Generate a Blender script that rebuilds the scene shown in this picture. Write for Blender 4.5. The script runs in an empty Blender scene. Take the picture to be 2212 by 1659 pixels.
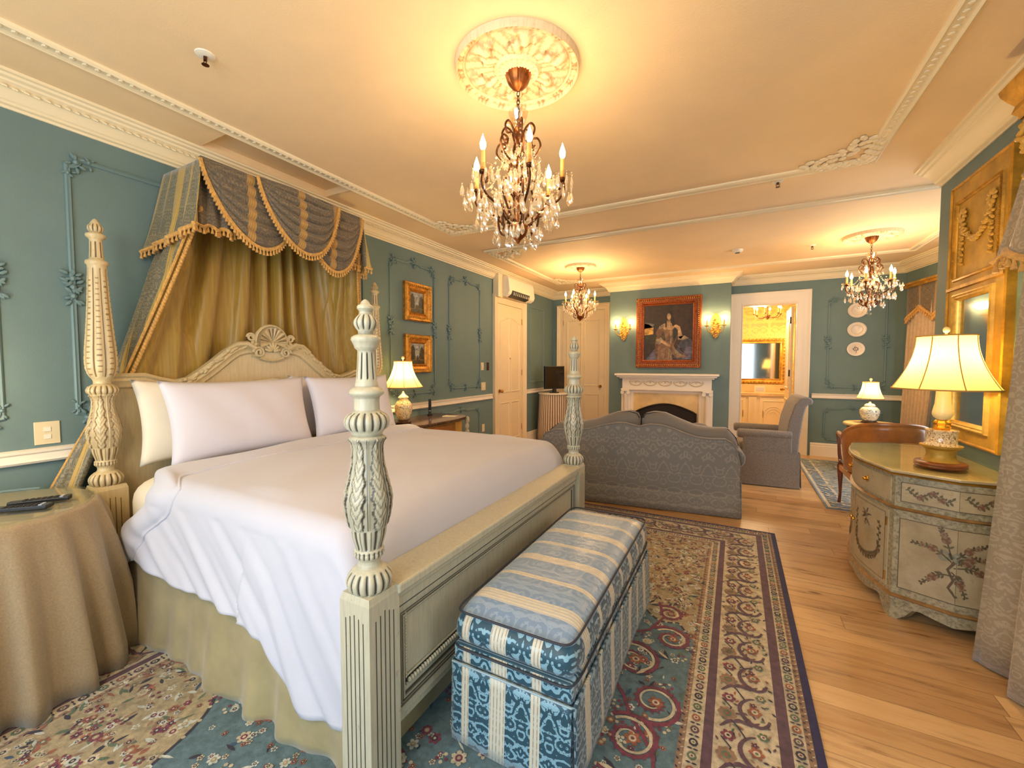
import bpy, math, random
from math import sin, cos, pi, radians, sqrt, atan2
from mathutils import Vector, Matrix
random.seed(7)
scene = bpy.context.scene
COL = scene.collection

# ------------------------------------------------------------------ mesh builder
class MB:
    def __init__(s, world=True):
        s.V = []; s.F = []; s.M = []; s.G = []; s.world = world
    def add(s, vs, fs, m=0, g=None):
        b = len(s.V)
        s.V += [tuple(v) for v in vs]
        s.G += (list(g) if g else [0.0]*len(vs))
        s.F += [tuple(i+b for i in f) for f in fs]
        s.M += ([m]*len(fs) if isinstance(m, int) else list(m))
        return s
    def box(s, x0, x1, y0, y1, z0, z1, m=0):
        v = [(x0,y0,z0),(x1,y0,z0),(x1,y1,z0),(x0,y1,z0),(x0,y0,z1),(x1,y0,z1),(x1,y1,z1),(x0,y1,z1)]
        return s.add(v, [(0,3,2,1),(4,5,6,7),(0,1,5,4),(1,2,6,5),(2,3,7,6),(3,0,4,7)], m)
    def rbox(s, c, size, rot=(0,0,0), m=0):
        from mathutils import Euler
        R = Euler(rot).to_matrix(); c = Vector(c); a,b,d = size[0]/2,size[1]/2,size[2]/2
        v = [c + R@Vector((i*a,j*b,k*d)) for k in (-1,1) for i,j in ((-1,-1),(1,-1),(1,1),(-1,1))]
        return s.add(v, [(0,3,2,1),(4,5,6,7),(0,1,5,4),(1,2,6,5),(2,3,7,6),(3,0,4,7)], m)
    def lathe(s, prof, n=24, c=(0,0), z0=0.0, mod=None, m=0, axis='z', ell=(1,1)):
        vs=[]; gs=[]; fs=[]
        for (z,r) in prof:
            for k in range(n):
                t = 2*pi*k/n; rr=r; g=0
                if mod: rr,g = mod(t,z,r)
                if axis=='z': vs.append((c[0]+rr*cos(t)*ell[0], c[1]+rr*sin(t)*ell[1], z0+z))
                elif axis=='x': vs.append((z0+z, c[0]+rr*cos(t), c[1]+rr*sin(t)))
                else: vs.append((c[0]+rr*cos(t), z0+z, c[1]+rr*sin(t)))
                gs.append(g)
        for i in range(len(prof)-1):
            for k in range(n):
                k2=(k+1)%n
                fs.append((i*n+k,i*n+k2,(i+1)*n+k2,(i+1)*n+k))
        if prof[0][1] > 1e-5: fs.append(tuple(range(n-1,-1,-1)))
        if prof[-1][1] > 1e-5: fs.append(tuple((len(prof)-1)*n+k for k in range(n)))
        return s.add(vs,fs,m,gs)
    def tube(s, pts, r, n=6, m=0, closed=False, flat=None):
        P=[Vector(p) for p in pts]; L=len(P)
        if L<2: return s
        rs = r if isinstance(r,(list,tuple)) else [r]*L
        T=[]
        for i in range(L):
            if closed: a,b=P[(i-1)%L],P[(i+1)%L]
            else: a,b=P[max(i-1,0)],P[min(i+1,L-1)]
            d=(b-a); T.append(d.normalized() if d.length>1e-9 else Vector((0,0,1)))
        ref=Vector((0,0,1)) if abs(T[0].z)<.9 else Vector((1,0,0))
        u=T[0].cross(ref).normalized(); vs=[];fs=[]
        for i in range(L):
            u=(u-T[i]*u.dot(T[i]))
            u = u.normalized() if u.length>1e-6 else T[i].orthogonal().normalized()
            w=T[i].cross(u)
            for k in range(n):
                t=2*pi*k/n
                vs.append(P[i]+(u*cos(t)+w*sin(t)*(flat or 1))*rs[i])
        R=L if closed else L-1
        for i in range(R):
            j=(i+1)%L
            for k in range(n):
                k2=(k+1)%n; fs.append((i*n+k,i*n+k2,j*n+k2,j*n+k))
        if not closed:
            fs.append(tuple(range(n-1,-1,-1))); fs.append(tuple((L-1)*n+k for k in range(n)))
        return s.add(vs,fs,m)
    def curve(s, pts, r, n=7, m=0, k=5):
        P=[Vector(p) for p in pts]; o=[]
        for i in range(len(P)-1):
            a,b,c,d=P[max(i-1,0)],P[i],P[i+1],P[min(i+2,len(P)-1)]
            for j in range(k):
                t=j/k; o.append(.5*((2*b)+(c-a)*t+(2*a-5*b+4*c-d)*t*t+(3*b-a-3*c+d)*t**3))
        o.append(P[-1]); return s.tube(o,r,n,m)
    def grid(s, nu, nv, fn, m=0, cu=False, cv=False, mf=None, g=None):
        vs=[fn(i/(nu if cu else nu-1), j/(nv if cv else nv-1)) for j in range(nv) for i in range(nu)]
        gg=[g(i/(nu-1),j/(nv-1)) for j in range(nv) for i in range(nu)] if g else None
        fs=[];ms=[]
        for j in range(nv if cv else nv-1):
            for i in range(nu if cu else nu-1):
                i2=(i+1)%nu; j2=(j+1)%nv
                fs.append((j*nu+i,j*nu+i2,j2*nu+i2,j2*nu+i))
                ms.append(mf((i+.5)/(nu-1),(j+.5)/(nv-1)) if mf else m)
        return s.add(vs,fs,ms,gg)
    def ball(s, c, r, nu=10, nv=7, m=0, R=None):
        r = r if isinstance(r,(tuple,list)) else (r,r,r); c=Vector(c)
        vs=[];fs=[]
        def tr(v): 
            v=Vector((v[0]*r[0],v[1]*r[1],v[2]*r[2]))
            return c+(R@v if R else v)
        vs.append(tr((0,0,-1)))
        for j in range(1,nv):
            p=-pi/2+pi*j/nv
            for i in range(nu):
                t=2*pi*i/nu; vs.append(tr((cos(p)*cos(t),cos(p)*sin(t),sin(p))))
        vs.append(tr((0,0,1)))
        for i in range(nu): fs.append((0,1+(i+1)%nu,1+i))
        for j in range(nv-2):
            for i in range(nu):
                a=1+j*nu+i;b=1+j*nu+(i+1)%nu; fs.append((a,b,b+nu,a+nu))
        t=len(vs)-1;o=1+(nv-2)*nu
        for i in range(nu): fs.append((t,o+i,o+(i+1)%nu))
        return s.add(vs,fs,m)
    def prism(s, poly, h0, h1, mp=None, m=0, mtop=None):
        mp = mp or (lambda a,b,h:(a,b,h)); n=len(poly)
        vs=[mp(a,b,h0) for a,b in poly]+[mp(a,b,h1) for a,b in poly]
        fs=[tuple(range(n-1,-1,-1)),tuple(range(n,2*n))]+[(i,(i+1)%n,n+(i+1)%n,n+i) for i in range(n)]
        return s.add(vs,fs,[m,mtop if mtop is not None else m]+[m]*n)
    def poly(s, pts, m=0):
        return s.add(pts,[tuple(range(len(pts)))],m)
    def sweep(s, path, prof, O=(0,0,0), U=(1,0,0), W=(0,1,0), N=(0,0,1), closed=True, m=0, g=None, cap=True, gl=None):
        O,U,W,N=Vector(O),Vector(U),Vector(W),Vector(N); P=[Vector((p[0],p[1])) for p in path]; L=len(P); n=len(prof)
        vs=[];fs=[]
        def nrm(a,b):
            d=(b-a).normalized(); return Vector((-d.y,d.x))
        for i in range(L):
            if closed: n1=nrm(P[i-1],P[i]); n2=nrm(P[i],P[(i+1)%L])
            else:
                n1=nrm(P[max(i-1,0)],P[max(i,1)]) ; n2=nrm(P[min(i,L-2)],P[min(i+1,L-1)])
            mm=(n1+n2)/max(1+n1.dot(n2),.2)
            for a,h in prof:
                q=P[i]+mm*a; vs.append(O+U*q.x+W*q.y+N*h)
        R=L if closed else L-1
        for i in range(R):
            j=(i+1)%L
            for k in range(n-1): fs.append((i*n+k,i*n+k+1,j*n+k+1,j*n+k))
        if cap and not closed:
            fs.append(tuple(range(n))); fs.append(tuple((L-1)*n+k for k in range(n-1,-1,-1)))
        return s.add(vs,fs,m,(gl*L if gl else None))
    def xf(s, M, start=0):
        for i in range(start,len(s.V)): s.V[i]=tuple(M@Vector(s.V[i]))
        return s
    def build(s, name, mats, parent=None, loc=None, smooth=40, bevel=0, sub=0, label=None, solid=0, doubles=False):
        off=Vector((0,0,0))
        if parent and s.world:
            p=parent
            while p: off+=Vector(p.location); p=p.parent
        if loc is not None: off+=Vector(loc)
        me=bpy.data.meshes.new(name)
        me.from_pydata([tuple(Vector(v)-off) for v in s.V] if off.length>0 else s.V,[],s.F)
        if not isinstance(mats,(list,tuple)): mats=[mats]
        for m in mats: me.materials.append(MT(m))
        me.polygons.foreach_set('material_index', s.M)
        if any(s.G):
            at=me.attributes.new('glaze_shade','FLOAT','POINT'); at.data.foreach_set('value', s.G)
        me.update(); 
        import bmesh
        bm=bmesh.new(); bm.from_mesh(me)
        if doubles: bmesh.ops.remove_doubles(bm,verts=bm.verts,dist=1e-5)
        bmesh.ops.recalc_face_normals(bm,faces=bm.faces); bm.to_mesh(me); bm.free()
        if smooth:
            me.shade_smooth(); me.set_sharp_from_angle(angle=radians(smooth))
        o=bpy.data.objects.new(name,me); COL.objects.link(o)
        if parent: o.parent=parent
        if loc is not None: o.location=loc
        if bevel:
            b=o.modifiers.new('bevel','BEVEL'); b.width=bevel; b.segments=2; b.limit_method='ANGLE'; b.angle_limit=radians(35)
        if sub:
            b=o.modifiers.new('sub','SUBSURF'); b.levels=sub; b.render_levels=sub
        if solid:
            b=o.modifiers.new('solid','SOLIDIFY'); b.thickness=solid; b.offset=0
        if label: o['label']=label
        return o

def thing(name,label,cat,loc=(0,0,0),rz=0,group=None,kind=None):
    o=bpy.data.objects.new(name,None); COL.objects.link(o); o.location=loc; o.rotation_euler=(0,0,rz); o.empty_display_size=.1
    return tag(o,label,cat,group,kind)
def tag(o,label,cat,group=None,kind=None):
    o['label']=label; o['category']=cat
    if group: o['group']=group
    if kind: o['kind']=kind
    return o
def struct(o,label,cat): return tag(o,label,cat,None,'structure')
def copytree(o,parent=None):
    c=o.copy(); COL.objects.link(c); c.parent=parent
    for ch in list(o.children): copytree(ch,c)
    return c
def light(name,loc,power,color,size=.03,kind='POINT',rot=None,sx=1,sy=1,spread=None):
    l=bpy.data.lights.new(name,kind); l.energy=power; l.color=color
    if kind=='AREA':
        l.shape='RECTANGLE'; l.size=sx; l.size_y=sy
        if spread: l.spread=spread
    else: l.shadow_soft_size=size
    o=bpy.data.objects.new(name,l); COL.objects.link(o); o.location=loc
    if rot: o.rotation_euler=rot
    return o
# ------------------------------------------------------------------ materials
def lin(c):
    if max(c)>1: c=[x/255 for x in c[:3]]
    return tuple([(x/12.92 if x<=.04045 else ((x+.055)/1.055)**2.4) for x in c[:3]]+[1])
_M={}; DEF={}
def MT(n):
    if not isinstance(n,str): return n
    if n not in _M: _M[n]=DEF[n]()
    return _M[n]
class NT:
    def __init__(s,name):
        s.mat=bpy.data.materials.new(name); s.mat.use_nodes=True; s.t=s.mat.node_tree; s.t.nodes.clear()
        s.out=s.t.nodes.new('ShaderNodeOutputMaterial')
    def n(s,typ,**kw):
        nd=s.t.nodes.new('ShaderNode'+typ)
        for k,v in kw.items():
            if k.startswith('i_'):
                key=k[2:].replace('_',' '); 
                sock = nd.inputs[int(key)] if key.isdigit() else nd.inputs[key]
                if isinstance(v,bpy.types.NodeSocket): s.t.links.new(v,sock)
                else: sock.default_value=v
            else: setattr(nd,k,v)
        return nd
    def L(s,a,b): s.t.links.new(a,b)
    def coord(s,kind='Object',scale=(1,1,1),rot=(0,0,0),loc=(0,0,0)):
        c=s.n('TexCoord'); mp=s.n('Mapping'); s.L(c.outputs[kind],mp.inputs[0])
        mp.inputs['Scale'].default_value=scale; mp.inputs['Rotation'].default_value=rot; mp.inputs['Location'].default_value=loc
        return mp.outputs[0]
    def noise(s,vec,scale=5,detail=3,rough=.5,dist=0):
        return s.n('TexNoise',i_Vector=vec,i_Scale=scale,i_Detail=detail,i_Roughness=rough,i_Distortion=dist).outputs[0]
    def ramp(s,fac,stops,interp='LINEAR'):
        r=s.n('ValToRGB',i_0=fac); cr=r.color_ramp; cr.interpolation=interp
        while len(cr.elements)<len(stops): cr.elements.new(.5)
        for e,(p,c) in zip(cr.elements,stops):
            e.position=p; e.color = lin(c) if isinstance(c,(tuple,list)) else (c,c,c,1)
        return r.outputs[0]
    def mix(s,f,a,b,bt='MIX'):
        m=s.n('Mix',data_type='RGBA',blend_type=bt); 
        for k,v in ((0,f),(6,a),(7,b)):
            if isinstance(v,bpy.types.NodeSocket): s.L(v,m.inputs[k])
            else: m.inputs[k].default_value = v if k==0 else lin(v)
        return m.outputs[2]
    def math(s,op,a,b=0,c=0):
        m=s.n('Math',operation=op)
        for k,v in ((0,a),(1,b),(2,c)):
            if isinstance(v,bpy.types.NodeSocket): s.L(v,m.inputs[k])
            else: m.inputs[k].default_value=v
        return m.outputs[0]
    def sep(s,v): 
        x=s.n('SeparateXYZ',i_0=v); return x.outputs
    def bump(s,h,strength=.3,dist=.01): return s.n('Bump',i_Height=h,i_Strength=strength,i_Distance=dist).outputs[0]
    def pbr(s,color,rough=.5,metal=0,normal=None,spec=.5,sheen=0,coat=0,trans=0,emit=None,es=0,ior=1.45):
        p=s.n('BsdfPrincipled'); 
        def st(k,v):
            if isinstance(v,bpy.types.NodeSocket): s.L(v,p.inputs[k])
            elif k=='Base Color' or k=='Emission Color': p.inputs[k].default_value=lin(v)
            else: p.inputs[k].default_value=v
        st('Base Color',color); st('Roughness',rough); st('Metallic',metal); st('Specular IOR Level',spec)
        if normal: s.L(normal,p.inputs['Normal'])
        if sheen: st('Sheen Weight',sheen)
        if coat: st('Coat Weight',coat)
        if trans: st('Transmission Weight',trans); st('IOR',ior)
        if emit: st('Emission Color',emit); st('Emission Strength',es)
        s.L(p.outputs[0],s.out.inputs[0]); return s.mat
def simple(name,col,rough=.5,metal=0,var=0,vs=8,bump=0,bs=60,**kw):
    def f():
        t=NT(name); v=t.coord()
        c=col
        if var:
            n=t.noise(v,vs,4,.6); d=tuple(max(0,x*(1-var)) for x in col); l=tuple(min(255,x*(1+var*.6)) for x in col)
            c=t.ramp(n,[(.3,d),(.7,l)])
        nm=t.bump(t.noise(v,bs,3),bump) if bump else None
        return t.pbr(c,rough,metal,nm,**kw)
    DEF[name]=f
simple('teal_paint',(106,130,130),.62,0,.05,1.5,.12,180)
simple('cream_ceiling',(242,213,168),.75,0,.03,1.2,.1,120)
simple('cream_trim',(238,222,186),.45,0,0,1,.03,40)
simple('white_trim',(240,230,212),.4)
simple('teal_mould',(106,132,134),.5)
simple('door_paint',(238,218,180),.45,0,.02,2)
simple('brass',(190,140,70),.3,1,.1,30)
simple('bronze',(96,58,34),.38,.85,.25,40)
simple('gold_frame',(205,140,50),.38,.6,.25,25,.3,80)
simple('gold_leaf',(200,150,55),.42,.55,.22,9,.2,50)
simple('gold_panel',(190,150,60),.5,.35,.18,5,.15,60)
simple('gold_bright',(235,196,100),.35,.6,.12,20)
simple('dark_wood',(62,36,24),.35,0,.2,12)
simple('honey_wood',(176,112,50),.35,0,.2,6,coat=.3)
simple('red_wood',(120,62,30),.35,0,.2,12,coat=.3)
simple('black_plastic',(22,20,20),.35)
simple('black_metal',(30,24,20),.5,.5)
simple('white_plastic',(236,228,208),.4)
simple('switch_plate',(222,206,168),.4)
simple('duvet_white',(204,204,214),.75,0,.01,3,.10,14,sheen=.2)
simple('pillow_white',(218,214,222),.75,0,0,3,.12,10,sheen=.2)
simple('sheet_cream',(232,222,200),.75,0,0,3,.15,12)
simple('trim_gold',(212,160,78),.6,0,.15,60,.5,160,sheen=.3)
simple('trim_dark',(110,70,36),.7)
simple('bed_skirt',(168,154,112),.34,0,.1,5,.25,9,sheen=.4)
simple('skirt_taupe',(158,136,102),.85,0,.08,140,.2,300,sheen=.3)
simple('chair_fabric',(142,134,126),.85,0,.16,90,.3,200,sheen=.3)
simple('piping_dark',(52,56,66),.7)
simple('navy_skirt',(50,62,84),.8)
simple('pale_blue',(130,160,180),.8)
simple('marble_cream',(226,196,138),.3,0,.12,3)
simple('firebox_black',(24,18,14),.6)
simple('hearth_metal',(48,40,34),.45,.6)
simple('bath_wall_plain',(240,205,130),.6)
simple('bath_cab',(240,222,188),.4)
simple('bath_floor',(222,196,146),.3)
simple('curtain_beige',(206,182,152),.75,0,.06,20)
simple('towel',(236,220,196),.8)
simple('candle_wax',(226,178,96),.5)
simple('mirror_dark',(20,26,30),.05,.9)
simple('silver',(220,222,226),.06,1)
simple('rosewood',(70,24,18),.25,0,.2,15,coat=.4)
simple('plate_white',(238,226,206),.25)
simple('plate_gold',(196,160,96),.35,.3)
simple('tv_screen',(36,30,20),.12)
simple('paper',(240,230,205),.6)
simple('cane',(196,150,90),.6)
simple('lamp_cream',(240,220,160),.35)
simple('brass_shiny',(230,180,80),.18,1)
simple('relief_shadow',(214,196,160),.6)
simple('grey_linen',(150,136,118),.8,0,.1,40)

def m_oak():
    t=NT('oak_floor'); v=t.coord()
    x,y,z=t.sep(v)[0:3]
    row=t.math('FLOOR',t.math('DIVIDE',y,.135))
    off=t.math('MULTIPLY',t.math('FRACT',t.math('MULTIPLY',t.math('SINE',t.math('MULTIPLY',row,12.9898)),437.58)),1.7)
    xx=t.math('DIVIDE',t.math('ADD',x,off),1.45); colm=t.math('FLOOR',xx)
    idn=t.math('FRACT',t.math('MULTIPLY',t.math('SINE',t.math('ADD',t.math('MULTIPLY',row,78.233),t.math('MULTIPLY',colm,37.719))),4375.85))
    cmb=t.n('CombineXYZ',i_0=t.math('MULTIPLY',x,1.0),i_1=t.math('MULTIPLY',y,9.0),i_2=t.math('MULTIPLY',idn,17.0)).outputs[0]
    gr=t.noise(cmb,2.2,7,.62,.6)
    base=t.ramp(idn,[(0,(184,144,98)),(.35,(208,168,118)),(.7,(224,188,138)),(1,(198,158,110))])
    grc=t.ramp(gr,[(.28,(158,130,102)),(.5,(255,255,255)),(.75,(236,222,206))])
    c=t.mix(.75,base,grc,'MULTIPLY')
    cm2=t.n('CombineXYZ',i_0=x,i_1=t.math('MULTIPLY',y,2.6),i_2=idn).outputs[0]
    kn=t.n('TexVoronoi',i_Vector=cm2,i_Scale=1.5).outputs['Distance']
    kc=t.ramp(kn,[(0,(80,50,30)),(.035,(150,110,80)),(.07,(255,255,255))])
    c=t.mix(.8,c,kc,'MULTIPLY')
    fy=t.math('FRACT',t.math('DIVIDE',y,.135)); fx=t.math('FRACT',xx)
    gy=t.math('LESS_THAN',t.math('MINIMUM',fy,t.math('SUBTRACT',1,fy)),.014)
    gx=t.math('LESS_THAN',t.math('MINIMUM',fx,t.math('SUBTRACT',1,fx)),.0015)
    gap=t.math('MAXIMUM',gy,gx)
    c=t.mix(t.math('MULTIPLY',gap,.55),c,(96,62,34))
    r=t.math('ADD',.20,t.math('MULTIPLY',gr,.22))
    return t.pbr(c,r,0,t.bump(t.math('SUBTRACT',gr,gap),.12,.004),spec=.5)
DEF['oak_floor']=m_oak
def m_painted(name,col,glz_shade,rough=.4,wear=.5):
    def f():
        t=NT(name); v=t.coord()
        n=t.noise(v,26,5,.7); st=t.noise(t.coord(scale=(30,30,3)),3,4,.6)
        a=t.math('POWER',t.n('Attribute',attribute_name='glaze_shade').outputs['Fac'],.7)
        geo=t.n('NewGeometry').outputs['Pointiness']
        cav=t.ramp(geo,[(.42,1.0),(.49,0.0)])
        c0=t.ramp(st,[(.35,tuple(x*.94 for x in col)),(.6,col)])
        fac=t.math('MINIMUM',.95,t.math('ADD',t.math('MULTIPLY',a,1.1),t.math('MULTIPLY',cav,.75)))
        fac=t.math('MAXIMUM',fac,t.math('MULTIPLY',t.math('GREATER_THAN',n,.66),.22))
        c=t.mix(fac,c0,glz_shade)
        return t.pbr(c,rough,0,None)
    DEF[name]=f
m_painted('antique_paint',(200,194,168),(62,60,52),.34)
m_painted('head_paint',(206,186,142),(112,86,52),.36)
m_painted('white_carved',(240,230,210),(190,170,135),.45)
m_painted('ceiling_relief',(238,218,178),(160,128,84),.7)  # hollows painted darker tan, standing for shade in the plaster relief
m_painted('gilt_carved',(206,158,66),(96,60,22),.42)
def m_damask(name,bg,fg,sc=7,stripe=None,contrast=1,rough=.55,axis=0,stripes=None,thr=.5,wid=.035,sheen=.3,spec=.5):
    # mirrored foliate figure; stripes: list of (pos,width,color) along axis with period 'per'
    def f():
        t=NT(name); v=t.coord(); s3=t.sep(v)
        def pp(o,p): return t.math('PINGPONG',t.math('MULTIPLY',o,sc),p)
        # figure is laid out along the two directions in which the cloth runs
        u=t.math('ADD',s3[0],s3[1]); w=t.math('ADD',s3[2],t.math('MULTIPLY',t.math('SUBTRACT',s3[0],s3[1]),.5)) if axis=='z' else None
        if axis=='xy': a,b=pp(s3[0],.9),pp(s3[1],.9)
        elif axis=='xz': a,b=pp(s3[0],.9),s3[2]
        elif axis=='yz': a,b=pp(s3[1],.9),s3[2]
        else: a,b=pp(u,.9),s3[2]
        if axis!='xy': b=t.math('MULTIPLY',b,sc)
        cv=t.n('CombineXYZ',i_0=a,i_1=b,i_2=0.37).outputs[0]
        n1=t.noise(cv,1.1,2,.5,.6)
        vd=t.n('TexVoronoi',feature='SMOOTH_F1',i_Vector=cv,i_Scale=1.25,i_Smoothness=.35).outputs['Distance']
        ph=t.math('ADD',t.math('MULTIPLY',vd,17.0),t.math('MULTIPLY',n1,15.0))
        sn=t.math('SINE',ph); q0=1.0-wid*16
        m1=t.ramp(t.math('ADD',t.math('MULTIPLY',sn,.5),.5),[(max(.3,.72-wid*4),0.0),(max(.36,.78-wid*4),1.0)])
        nf=t.noise(cv,5.5,1,.5,.8); cut=t.ramp(nf,[(.36,0.0),(.42,1.0)])
        mk=t.math('MULTIPLY',m1,cut)
        c=t.mix(t.math('MULTIPLY',mk,contrast),bg,fg)
        if stripes:
            ax,per,lst=stripes
            q=t.math('FRACT',t.math('DIVIDE',t.math('ADD',s3[ax],100.0),per))
            for pos,wd,colr in lst:
                d=t.math('ABSOLUTE',t.math('SUBTRACT',q,pos))
                k=t.math('LESS_THAN',d,wd/per/2)
                lines=t.math('GREATER_THAN',t.math('FRACT',t.math('MULTIPLY',q,per/.014)),.28)
                k2=t.math('MULTIPLY',k,t.math('ADD',.45,t.math('MULTIPLY',lines,.55)))
                c=t.mix(k2,c,colr)
        fine=t.noise(t.coord(scale=(1,1,1)),900,2)
        return t.pbr(c,t.math('SUBTRACT',rough,t.math('MULTIPLY',mk,.12)),0,t.bump(t.math('ADD',mk,t.math('MULTIPLY',fine,.3)),.18,.002),sheen=sheen,spec=spec)
    DEF[name]=f
TAN=(214,202,174)
m_damask('bench_top_fabric',(122,148,174),(158,176,194),14,axis='xy',contrast=.75,rough=.38,stripes=(1,.345,[(.28,.058,TAN),(.78,.03,TAN)]),wid=.03)  # same damask as the sides, paler: daylight on the seat is painted in
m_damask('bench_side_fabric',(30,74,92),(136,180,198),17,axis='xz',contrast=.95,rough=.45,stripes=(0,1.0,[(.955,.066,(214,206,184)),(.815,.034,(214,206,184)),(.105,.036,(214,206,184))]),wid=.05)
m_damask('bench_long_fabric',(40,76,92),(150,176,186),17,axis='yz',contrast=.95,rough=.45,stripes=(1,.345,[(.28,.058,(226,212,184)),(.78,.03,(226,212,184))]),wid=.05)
m_damask('sofa_fabric',(124,124,124),(160,157,148),9,axis='xz',contrast=.5,rough=.8,wid=-.022)
m_damask('sofa_plain',(128,122,116),(122,118,114),26,axis='xz',contrast=.4,rough=.8,wid=.02)
m_damask('swag_fabric',(92,82,68),(132,112,80),22,axis='z',contrast=.7,rough=.5,wid=.03,stripes=(1,.32,[(.45,.05,(178,136,70))]))
m_damask('valance_side_fabric',(104,98,78),(146,134,98),24,axis='z',contrast=.7,rough=.55,wid=.03,stripes=(0,.26,[(.62,.085,(186,150,66)),(.10,.018,(186,150,66))]))
m_damask('grey_damask',(156,140,114),(178,162,134),20,axis='yz',contrast=.8,rough=.6,wid=.04)
m_damask('bath_paper',(244,206,110),(206,152,72),5,axis='xz',contrast=.6,rough=.6,wid=.04)
m_damask('crackle_band',(196,184,148),(150,140,104),60,axis='yz',contrast=.7,rough=.4,wid=.05)
def m_goldcloth():
    t=NT('gold_satin'); v=t.coord(scale=(40,40,1.2))
    n=t.noise(v,2,3)
    c=t.ramp(n,[(.3,(146,116,42)),(.7,(172,138,54))])
    return t.pbr(c,.42,0,None,sheen=.3)
DEF['gold_satin']=m_goldcloth
def m_stripecloth(name,ax,per,a,b,fr=.5):
    def f():
        t=NT(name); s3=t.sep(t.coord()); 
        q=t.math('FRACT',t.math('DIVIDE',t.math('ADD',s3[ax],50),per))
        c=t.mix(t.math('LESS_THAN',q,fr),a,b)
        return t.pbr(c,.7)
    DEF[name]=f
def m_angstripe():
    t=NT('striped_skirt'); s3=t.sep(t.coord())
    an=t.math('ARCTAN2',s3[1],s3[0]); q=t.math('FRACT',t.math('MULTIPLY',an,40/6.2832))
    c=t.mix(t.math('LESS_THAN',q,.38),(226,206,176),(112,88,70))
    return t.pbr(c,.75)
DEF['striped_skirt']=m_angstripe
def m_marble():
    t=NT('brown_marble'); v=t.coord(); n=t.noise(v,7,8,.65,1.5)
    c=t.ramp(n,[(.3,(52,36,28)),(.45,(104,74,52)),(.55,(70,48,36)),(.7,(150,116,84))])
    return t.pbr(c,.12,0)
DEF['brown_marble']=m_marble
def m_shade():
    t=NT('lamp_shade_cloth')
    tr=t.n('BsdfTranslucent',i_Color=lin((255,232,150))); df=t.n('BsdfDiffuse',i_Color=lin((244,226,176)))
    mx=t.n('MixShader',i_0=.5); t.L(tr.outputs[0],mx.inputs[1]); t.L(df.outputs[0],mx.inputs[2]); t.L(mx.outputs[0],t.out.inputs[0])
    return t.mat
DEF['lamp_shade_cloth']=m_shade
simple('shade_braid',(196,150,84),.7)
def m_glass(name,tint=(255,255,255),refl=.06,rough=.0,amt=.92):
    def f():
        t=NT(name)
        fr=t.n('LayerWeight',i_Blend=.35).outputs['Facing']
        tp=t.n('BsdfTransparent',i_Color=lin(tint)); gl=t.n('BsdfGlossy',i_Color=lin((255,250,240)),i_Roughness=rough)
        f2=t.math('ADD',refl,t.math('MULTIPLY',t.math('POWER',fr,2.5),amt-refl))
        mx=t.n('MixShader',i_0=f2); t.L(tp.outputs[0],mx.inputs[1]); t.L(gl.outputs[0],mx.inputs[2]); t.L(mx.outputs[0],t.out.inputs[0])
        return t.mat
    DEF[name]=f
m_glass('table_glass',(250,252,246),.06,.0,.45)
m_glass('bobeche_glass',(255,250,240),.25,.05,.9)
def m_crystal():
    t=NT('cut_crystal')
    tp=t.n('BsdfTransparent',i_Color=lin((255,250,242))); gl=t.n('BsdfGlossy',i_Color=lin((255,248,235)),i_Roughness=.12); df=t.n('BsdfTranslucent',i_Color=lin((255,250,240)))
    a=t.n('MixShader',i_0=.3); t.L(gl.outputs[0],a.inputs[1]); t.L(df.outputs[0],a.inputs[2])
    b=t.n('MixShader',i_0=.62); t.L(tp.outputs[0],b.inputs[1]); t.L(a.outputs[0],b.inputs[2]); t.L(b.outputs[0],t.out.inputs[0])
    return t.mat
DEF['cut_crystal']=m_crystal
def m_bulb(name,col,st):
    def f():
        t=NT(name)
        tp=t.n('BsdfTransparent',i_Color=lin((255,245,225))); em=t.n('Emission',i_Color=lin(col),i_Strength=st)
        a=t.n('AddShader'); t.L(tp.outputs[0],a.inputs[0]); t.L(em.outputs[0],a.inputs[1]); t.L(a.outputs[0],t.out.inputs[0])
        return t.mat
    DEF[name]=f
m_bulb('bulb_glow',(255,220,150),34)
m_bulb('bulb_glow_bath',(255,220,150),10)
def m_chin(name,bg,spots,sc=14):
    def f():
        t=NT(name); v=t.coord()
        n=t.noise(v,sc,3,.6,1.4); n2=t.noise(v,sc*2.1,2,.5,.8)
        c=t.ramp(t.math('ABSOLUTE',t.math('SUBTRACT',n,.5)),[(.012,spots),(.03,bg)])
        c=t.mix(t.ramp(n2,[(.64,0.0),(.67,1.0)]),c,spots)
        return t.pbr(c,.15,0,coat=.5)
    DEF[name]=f
m_chin('chinoiserie_porcelain',(236,214,168),(92,84,52),22)
m_chin('blue_porcelain',(226,222,200),(92,112,128),18)
m_chin('painted_base',(236,214,168),(150,96,60),40)
def m_aged():
    t=NT('aged_lacquer'); v=t.coord(); n=t.noise(v,5,6,.65); n2=t.noise(v,40,3)
    c=t.ramp(n,[(.3,(152,134,100)),(.6,(180,164,130)),(.8,(164,146,110))])
    c=t.mix(t.math('MULTIPLY',t.math('GREATER_THAN',n2,.64),.3),c,(150,124,84))
    return t.pbr(c,.3,0,None,coat=.2)
DEF['aged_lacquer']=m_aged
def m_oldsage():
    t=NT('mottled_border'); v=t.coord(); n=t.noise(v,60,4,.65); n2=t.noise(v,14,3)
    c=t.ramp(n,[(.38,(108,100,78)),(.5,(152,142,112)),(.62,(172,160,130))])
    c=t.mix(.25,c,t.ramp(n2,[(.4,(142,134,104)),(.6,(188,172,136))]))
    return t.pbr(c,.35,0,None,coat=.2)
DEF['mottled_border']=m_oldsage
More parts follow.
